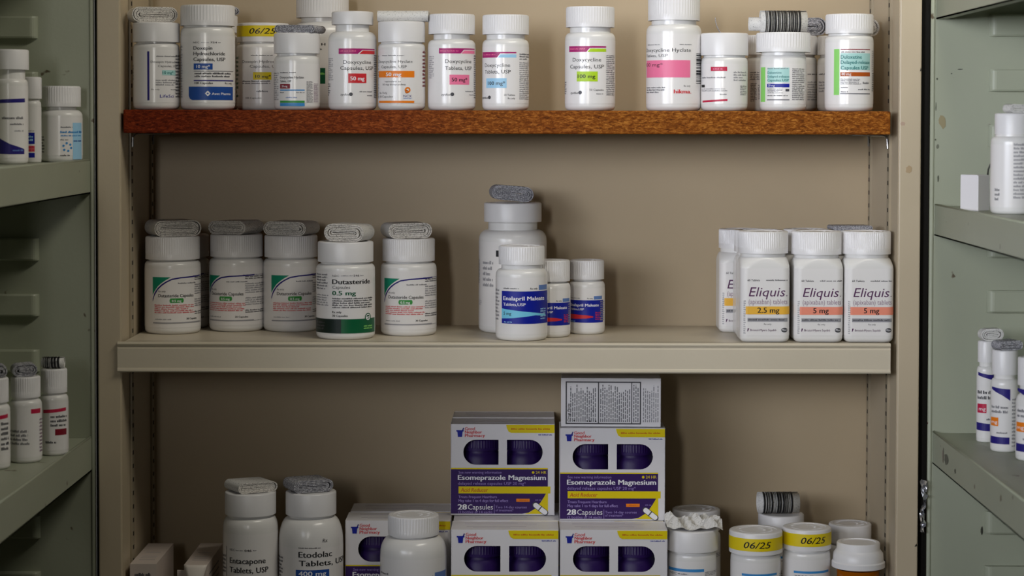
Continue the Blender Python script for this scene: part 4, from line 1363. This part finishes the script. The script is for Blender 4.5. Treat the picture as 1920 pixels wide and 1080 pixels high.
sp = (650, 280, 1060, [('l', 545, 640, 648, 664, 1, 'dgrey'), ('t', '209', 648, 690, 664, 18, 'black', .02), ('l', 698, 715, 648, 664, 1, 'grey'), ('t', 'Rx only', 775, 832, 648, 20, 'black', .02), ('r', 838, 922, 606, 680, 'steel'), ('r', 470, 922, 690, 1000, 'dblue'), ('l', 385, 455, 610, 640, 1, 'grey')])
bottle('l5', 'big domed white bottle with ribbed cap in front of a purple carton', 775.5, 125, 0.0165, 'low', (96, 975, 1012), (84, 1015), 1048, sp, 54, group=LOWG, emboss=True)

spB = (455, 265, 1480, [('r', 290, 660, 954, 978, 'sky'), ('l', 300, 500, 996, 1012, 1, 'dgrey'), ('l', 690, 715, 965, 1050, 4, 'grey'), ('t', 'Felodipine', 330, 640, 1070, 34, 'black'), ('l', 300, 640, 1100, 1200, 4, 'grey')])
spB = (455, 265, 1480, [q for q in spB[3] if q[0] != 't'])
bottle('r2', 'white bottle with handwritten yellow sticker, first from the purple cartons', 1420.5, 94, 0.030, 'low', (100, 1001, 1042), (86, 1045), 1054, spB, 0, group=LOWG, sticker=(1010.5, 1034, -0.55, 0.5), emboss=True)
bottle('r3', 'white bottle with darker handwritten yellow sticker, next to the amber vial', 1516.5, 89, 0.040, 'low', (92, 995, 1034.5), (82, 1038), 1048, (455 + 537, 250, 1480, [(q[0],) + tuple((v + 545 if k in (1, 2) else v) for k, v in enumerate(q) if k) if q[0] in 'rl' else q for q in spB[3]]), 0, group=LOWG, sticker=(1002, 1025.5, -0.35, 0.72), emboss=True)
spC = (1577, 266, 1370, [('r', 1322, 1690, 780, 812, 'sky'), ('t', 'NDC', 1335, 1400, 848, 24, 'dgrey'), ('l', 1410, 1520, 828, 846, 1, 'dgrey'), ('l', 1700, 1835, 812, 860, 3, 'grey')])
bottle('r1', 'white bottle against the right carton stack, crumpled paper over its cap', 1300.5, 92, 0.030, 'low', (98, 998, 1037), (86, 1041), 1051, spC, 0, group=LOWG)
bottle('r1b', 'white bottle at the back, its cap top showing behind the crumpled paper', 1308, 92, 0.105, 'low', (90, 961, 1000), (82, 1005), 1014, spC, 0, group=LOWG, emboss=True)
bottle('r4', 'white bottle at the back of the lowest shelf under a barcode roll', 1468, 92, 0.110, 'low', (86, 970, 1004), (78, 1008), 1018, spB, 0, group=LOWG)
barcode_roll('thick barcoded paper roll standing highest among the stickered bottles', 'r4', (1424, 1501), (929, 969), 0.108, 9, rz=0.06)
bottle('r5', 'white bottle in the right rear corner behind the amber vial', 1598, 84, 0.105, 'low', (80, 988, 1022), (72, 1026), 1036, None, 0, group=LOWG, emboss=True)

y = 0.030
s = S(y)
v = thing('pill_vial', 'amber pill vial with stepped white cap in the lower right corner', 'vial', (P(1609, 1060, y).x, y, ZLOW), 0)
m = MB()
zc = P(1609, 1066, y).z - ZLOW
R_ = 40 * s
lathe(m, [(0, 0.0005), (R_ * .9, 0.0005), (R_ * .94, .0), (R_ * .96, .002), (R_, zc), (R_ - .0012, zc), (R_ * .96 - .0012, .003), (0, .003)], AMBER, 48)
m.build('body', v)
m = MB()
pr = Print(m, (lambda q: (lambda a, z, off: (q * math.sin(a / q), -q * math.cos(a / q), z)))(R_ + .0004), None, s, 3)
m.grid([[((R_ + .0003) * math.sin(a), -(R_ + .0003) * math.cos(a), z) for a in [-1.9 + 3.2 * i / 30 for i in range(31)]] for z in (zc * .15, zc * .80)], PAPER, False, True)
pr.lines(-R_ * 1.2, R_ * 0.9, zc * .25, zc * .7, 6, 'grey')
m.build('label', v)
m = MB()
hz = lambda py: P(1609, py, y - R_).z - ZLOW
r1, r2 = 40.5 * s, 50 * s
za, zb_, zc2, zd = hz(1066), hz(1044), hz(1038), hz(1023)
prof = [(r2 - .001, za - .002), (r2, za - .0016), (r2, za + .003), (r2 - .0012, za + .0042), (r1 + .003, zb_), (r1 + .0008, zc2), (r1, zc2 + .001), (r1, zd - .001), (r1 - .0008, zd), (r1 * .82, zd), (r1 * .8, zd - .0008), (0, zd - .0008)]
lathe(m, prof, CAPM, 72)
m.build('cap', v, 0, 40)


def crumple(label, px, py, y, on, seed):
    """loose sheet of thin paper crumpled over a cap"""
    rr = random.Random(seed)
    s = S(y)
    w, h = (px[1] - px[0]) * s, (py[1] - py[0]) * s
    m = MB()
    rows = []
    for i in range(15):
        row = []
        for j in range(21):
            u, q = j / 20.0 - .5, i / 14.0 - .5
            z = h * (.30 + .32 * math.sin(u * 9 + seed) * math.cos(q * 8) + .22 * math.sin(u * 21 + q * 13) + .10 * rr.random())
            z = max(z, .0006)
            z *= 0.3 + 0.7 * max(0, 1 - (2 * abs(q)) ** 4)
            row.append((u * w, q * w * .8, z + .0004))
        rows.append(row)
    m.grid(rows, LEAFW, False, False)
    o = m.build('crumpled_leaflet')
    so = o.modifiers.new('sheet', 'SOLIDIFY')
    so.thickness = 0.00015
    o.location = (P((px[0] + px[1]) / 2, 1000, y).x, y, BOT[on]['z'])
    return tag(o, label, 'paper leaflet', 'folded paper leaflets')


crumple('crumpled thin paper draped on the cap beside the right carton stack', (1247, 1352), (966, 999), 0.034, 'r1', 2)

# ------------------------------------------------------------------ bottles on the open doors
DRG = 'bottles on the door shelves'
sp = (312, 106, 805, [
    ('l', 225, 244, 670, 760, 6, 'grey'), ('r', 385, 417, 605, 790, 'lblue'), ('l', 330, 385, 622, 634, 1, 'grey'), ('t', 'SUCCESS', 328, 440, 660, 18, 'sky', .03), ('l', 330, 415, 666, 676, 1, 'sky'), ('l', 328, 365, 686, 696, 1, 'grey')] +
    [('o', 360 + 18 * math.cos(a), 728 + 20 * math.sin(a), 0, 6, 'sky', 1, 8) for a in (0.2, 1.3, 2.4, 3.5, 4.6, 5.6)] + [('l', 328, 372, 764, 776, 1, 'dgrey'), ('l', 388, 415, 690, 704, 1, 'blue')])
sp = (sp[0], sp[1], sp[2], [q for q in sp[3] if q[0] != 't'] + [('l', 328, 416, 644, 662, 1, 'sky')])
bottle('dl1', 'white ribbed-cap bottle with pale blue print nearest the cabinet on the left door', 116, 78, -0.019, 'dl_mid', (72, 161, 200), (56, 206), 218, sp, 46, group=DRG)
sp = (178, 62, 812, [('r', 152, 207, 605, 682, 'dblue'), ('l', 158, 200, 622, 668, 2, 'lblue'), ('r', 168, 207, 694, 735, 'sred'), ('l', 160, 204, 694, 735, 2, 'crimson'), ('r', 152, 207, 742, 775, 'dblue'), ('l', 158, 205, 588, 598, 1, 'grey')])
bottle('dl2', 'slim white bottle with blue and red label, middle of the left door trio', 61, 34, -0.062, 'dl_mid', (36, 144, 185), (28, 190), 198, sp, 0, group=DRG)
sp = (60, 90, 815, [('b', [(26, 486, 505), (143, 480, 500)], 'navy'), ('l', 40, 140, 570, 592, 1, 'grey'), ('l', 80, 140, 604, 620, 1, 'grey'), ('l', 100, 138, 640, 652, 1, 'lgrey'), ('b', [(25, 682, 762), (80, 712, 764), (140, 738, 764)], 'navy'), ('l', 92, 136, 738, 752, 1, 'steel')])
bottle('dl3', 'white bottle with purple-blue stripe and wedge, nearest the left picture edge', 20, 66, -0.112, 'dl_mid', (70, 92, 130), (56, 148), 158, sp, 0, group=DRG)
spd = (224, 59, 565, [('b', [(190, 372, 386), (278, 364, 378)], 'crimson'), ('l', 222, 280, 392, 446, 3, 'dgrey'), ('r', 240, 279, 452, 478, 'maroon'), ('l', 200, 245, 500, 516, 1, 'dgrey')])
bottle('da', 'small white bottle with crimson strip, foremost toward the cabinet on the lower left door shelf', 99.5, 53, -0.088, 'dl_low', (49, 693, 738), (42, 742), 752, spd, 40, group=DRG)
bottle('db', 'small white bottle in the middle of the lower left door shelf, grey side print showing', 46, 60, -0.128, 'dl_low', (55, 708, 747), (48, 752), 762, (224, 59, 565, [('r', 255, 281, 365, 382, 'crimson'), ('l', 168, 250, 440, 500, 4, 'grey'), ('L', 1.2, 1.7, 400, 530, 10, 'mauve')]), 40, group=DRG)
bottle('dc', 'small white bottle cut by the left picture edge on the lower door shelf', -15, 62, -0.166, 'dl_low', (57, 711, 757), (50, 762), 772, (224, 59, 565, [('b', [(235, 372, 386), (280, 366, 380)], 'crimson'), ('l', 262, 282, 392, 500, 6, 'dgrey')]), 40, group=DRG)
barcode_roll('barcoded roll on the small crimson-strip bottle of the left door', 'da', (77, 119), (673, 694), -0.090, 14)
leaflet('grey folded leaflet on the middle bottle of the lower left door shelf', 'db', (14, 73), (684, 707), -0.128, 0.35, 0.8, LEAFG, 4, seed=26)
leaflet('grey leaflet on the edge-cut bottle of the lower left door shelf', 'dc', (-44, 16), (686, 710), -0.166, 0.3, 0.8, LEAFG, 4, seed=27)

sp = (745, 95, 1075, [('l', 728, 800, 770, 1000, 16, 'mauve'), ('c', 740, 795, 775, 960, True), ('l', 655, 672, 800, 830, 1, 'grey')])
sp = (745, 95, 1075, [('l', 728, 800, 766, 1010, 15, 'lgrey'), ('l', 660, 676, 960, 1020, 3, 'grey')])
bottle('dr1', 'large white bottle with grey print at the right picture edge, upper right door shelf', 1898, 82, -0.155, 'dr_mid', (68, 212, 252), (66, 256), 268, sp, 0, group=DRG)
leaflet('pale leaflet on the large bottle at the right picture edge', 'dr1', (1881, 1935), (196, 212), -0.155, 0.2, 0.8, LEAFW, 3, seed=28)
y = -0.10
q = thing('small_box', 'small plain white box standing corner-on beside the edge bottle, right door', 'box', (P(1834, 360, y).x, y, SHELF['dr_mid']), math.radians(44))
m = MB()
a, hh = 0.0185, P(1834, 329, y).z - SHELF['dr_mid']
m.box((0, 0, 0), (a * .95, a, hh), CARD)
m.build('carton_body', q, 0.0005)
m = MB()
m.box((-0.0002, 0.0008, hh - 0.0003), (a * .93, a - .0008, hh + 0.0004), CARD)
m.build('tuck_flap', q)
m = MB()
p0 = P(1857, 330, -0.11)
m.tube([P(1852, 328, -0.112), P(1853, 318, -0.112), P(1857, 308, -0.112), P(1863, 300, -0.112), P(1868, 294, -0.112)], 0.0007, mat('black_cord', (26, 26, 24), 0.5))
tag(m.build('rubber_band'), 'thin black curved band sticking up behind the corner-on white box', 'band')
spr = (520, 36, 510, [('b', [(487, 238, 250), (520, 246, 262), (553, 248, 275)], 'navy'), ('l', 486, 545, 306, 348, 2, 'dgrey'), ('r', 486, 515, 360, 395, 'crimson'), ('t', 'mg', 490, 512, 386, 14, 'white'), ('l', 515, 545, 414, 426, 1, 'grey'), ('b', [(484, 432, 462), (555, 440, 468)], 'navy')])
bottle('dr3', 'white bottle with navy wedges and crimson strength box, lower right door shelf', 1852, 35, -0.045, 'dr_low', (32, 640, 680), (26, 688), 698, spr, 0, group=DRG)
spr = (601, 58, 580, [('b', [(545, 306, 316), (580, 312, 340), (612, 314, 362)], 'navy'), ('l', 545, 606, 382, 420, 2, 'grey'), ('r', 543, 566, 434, 470, 'orange'), ('t', 'mg', 545, 563, 460, 14, 'white'), ('l', 560, 604, 492, 504, 1, 'grey'), ('b', [(541, 514, 544), (610, 516, 545)], 'navy'), ('l', 620, 656, 350, 560, 14, 'lgrey')])
bottle('dr4', 'white bottle with navy wedge and orange strength box, lower right door shelf', 1887, 52, -0.100, 'dr_low', (48, 658, 704), (40, 712), 724, spr, 0, group=DRG)
bottle('dr5', 'white bottle cut by the right picture edge, lower right door shelf', 1938, 58, -0.150, 'dr_low', (52, 672, 725), (44, 742), 760, spr, 0, group=DRG)
leaflet('white folded leaflet on the crimson-box bottle of the right door', 'dr3', (1836, 1884), (617, 640), -0.045, 0.1, 0.6, LEAFW, 4, seed=29)
leaflet('grey leaflet drooping on the orange-box bottle of the right door', 'dr4', (1862, 1920), (642, 659), -0.100, 0.3, 0.7, LEAFG, 3, seed=30)
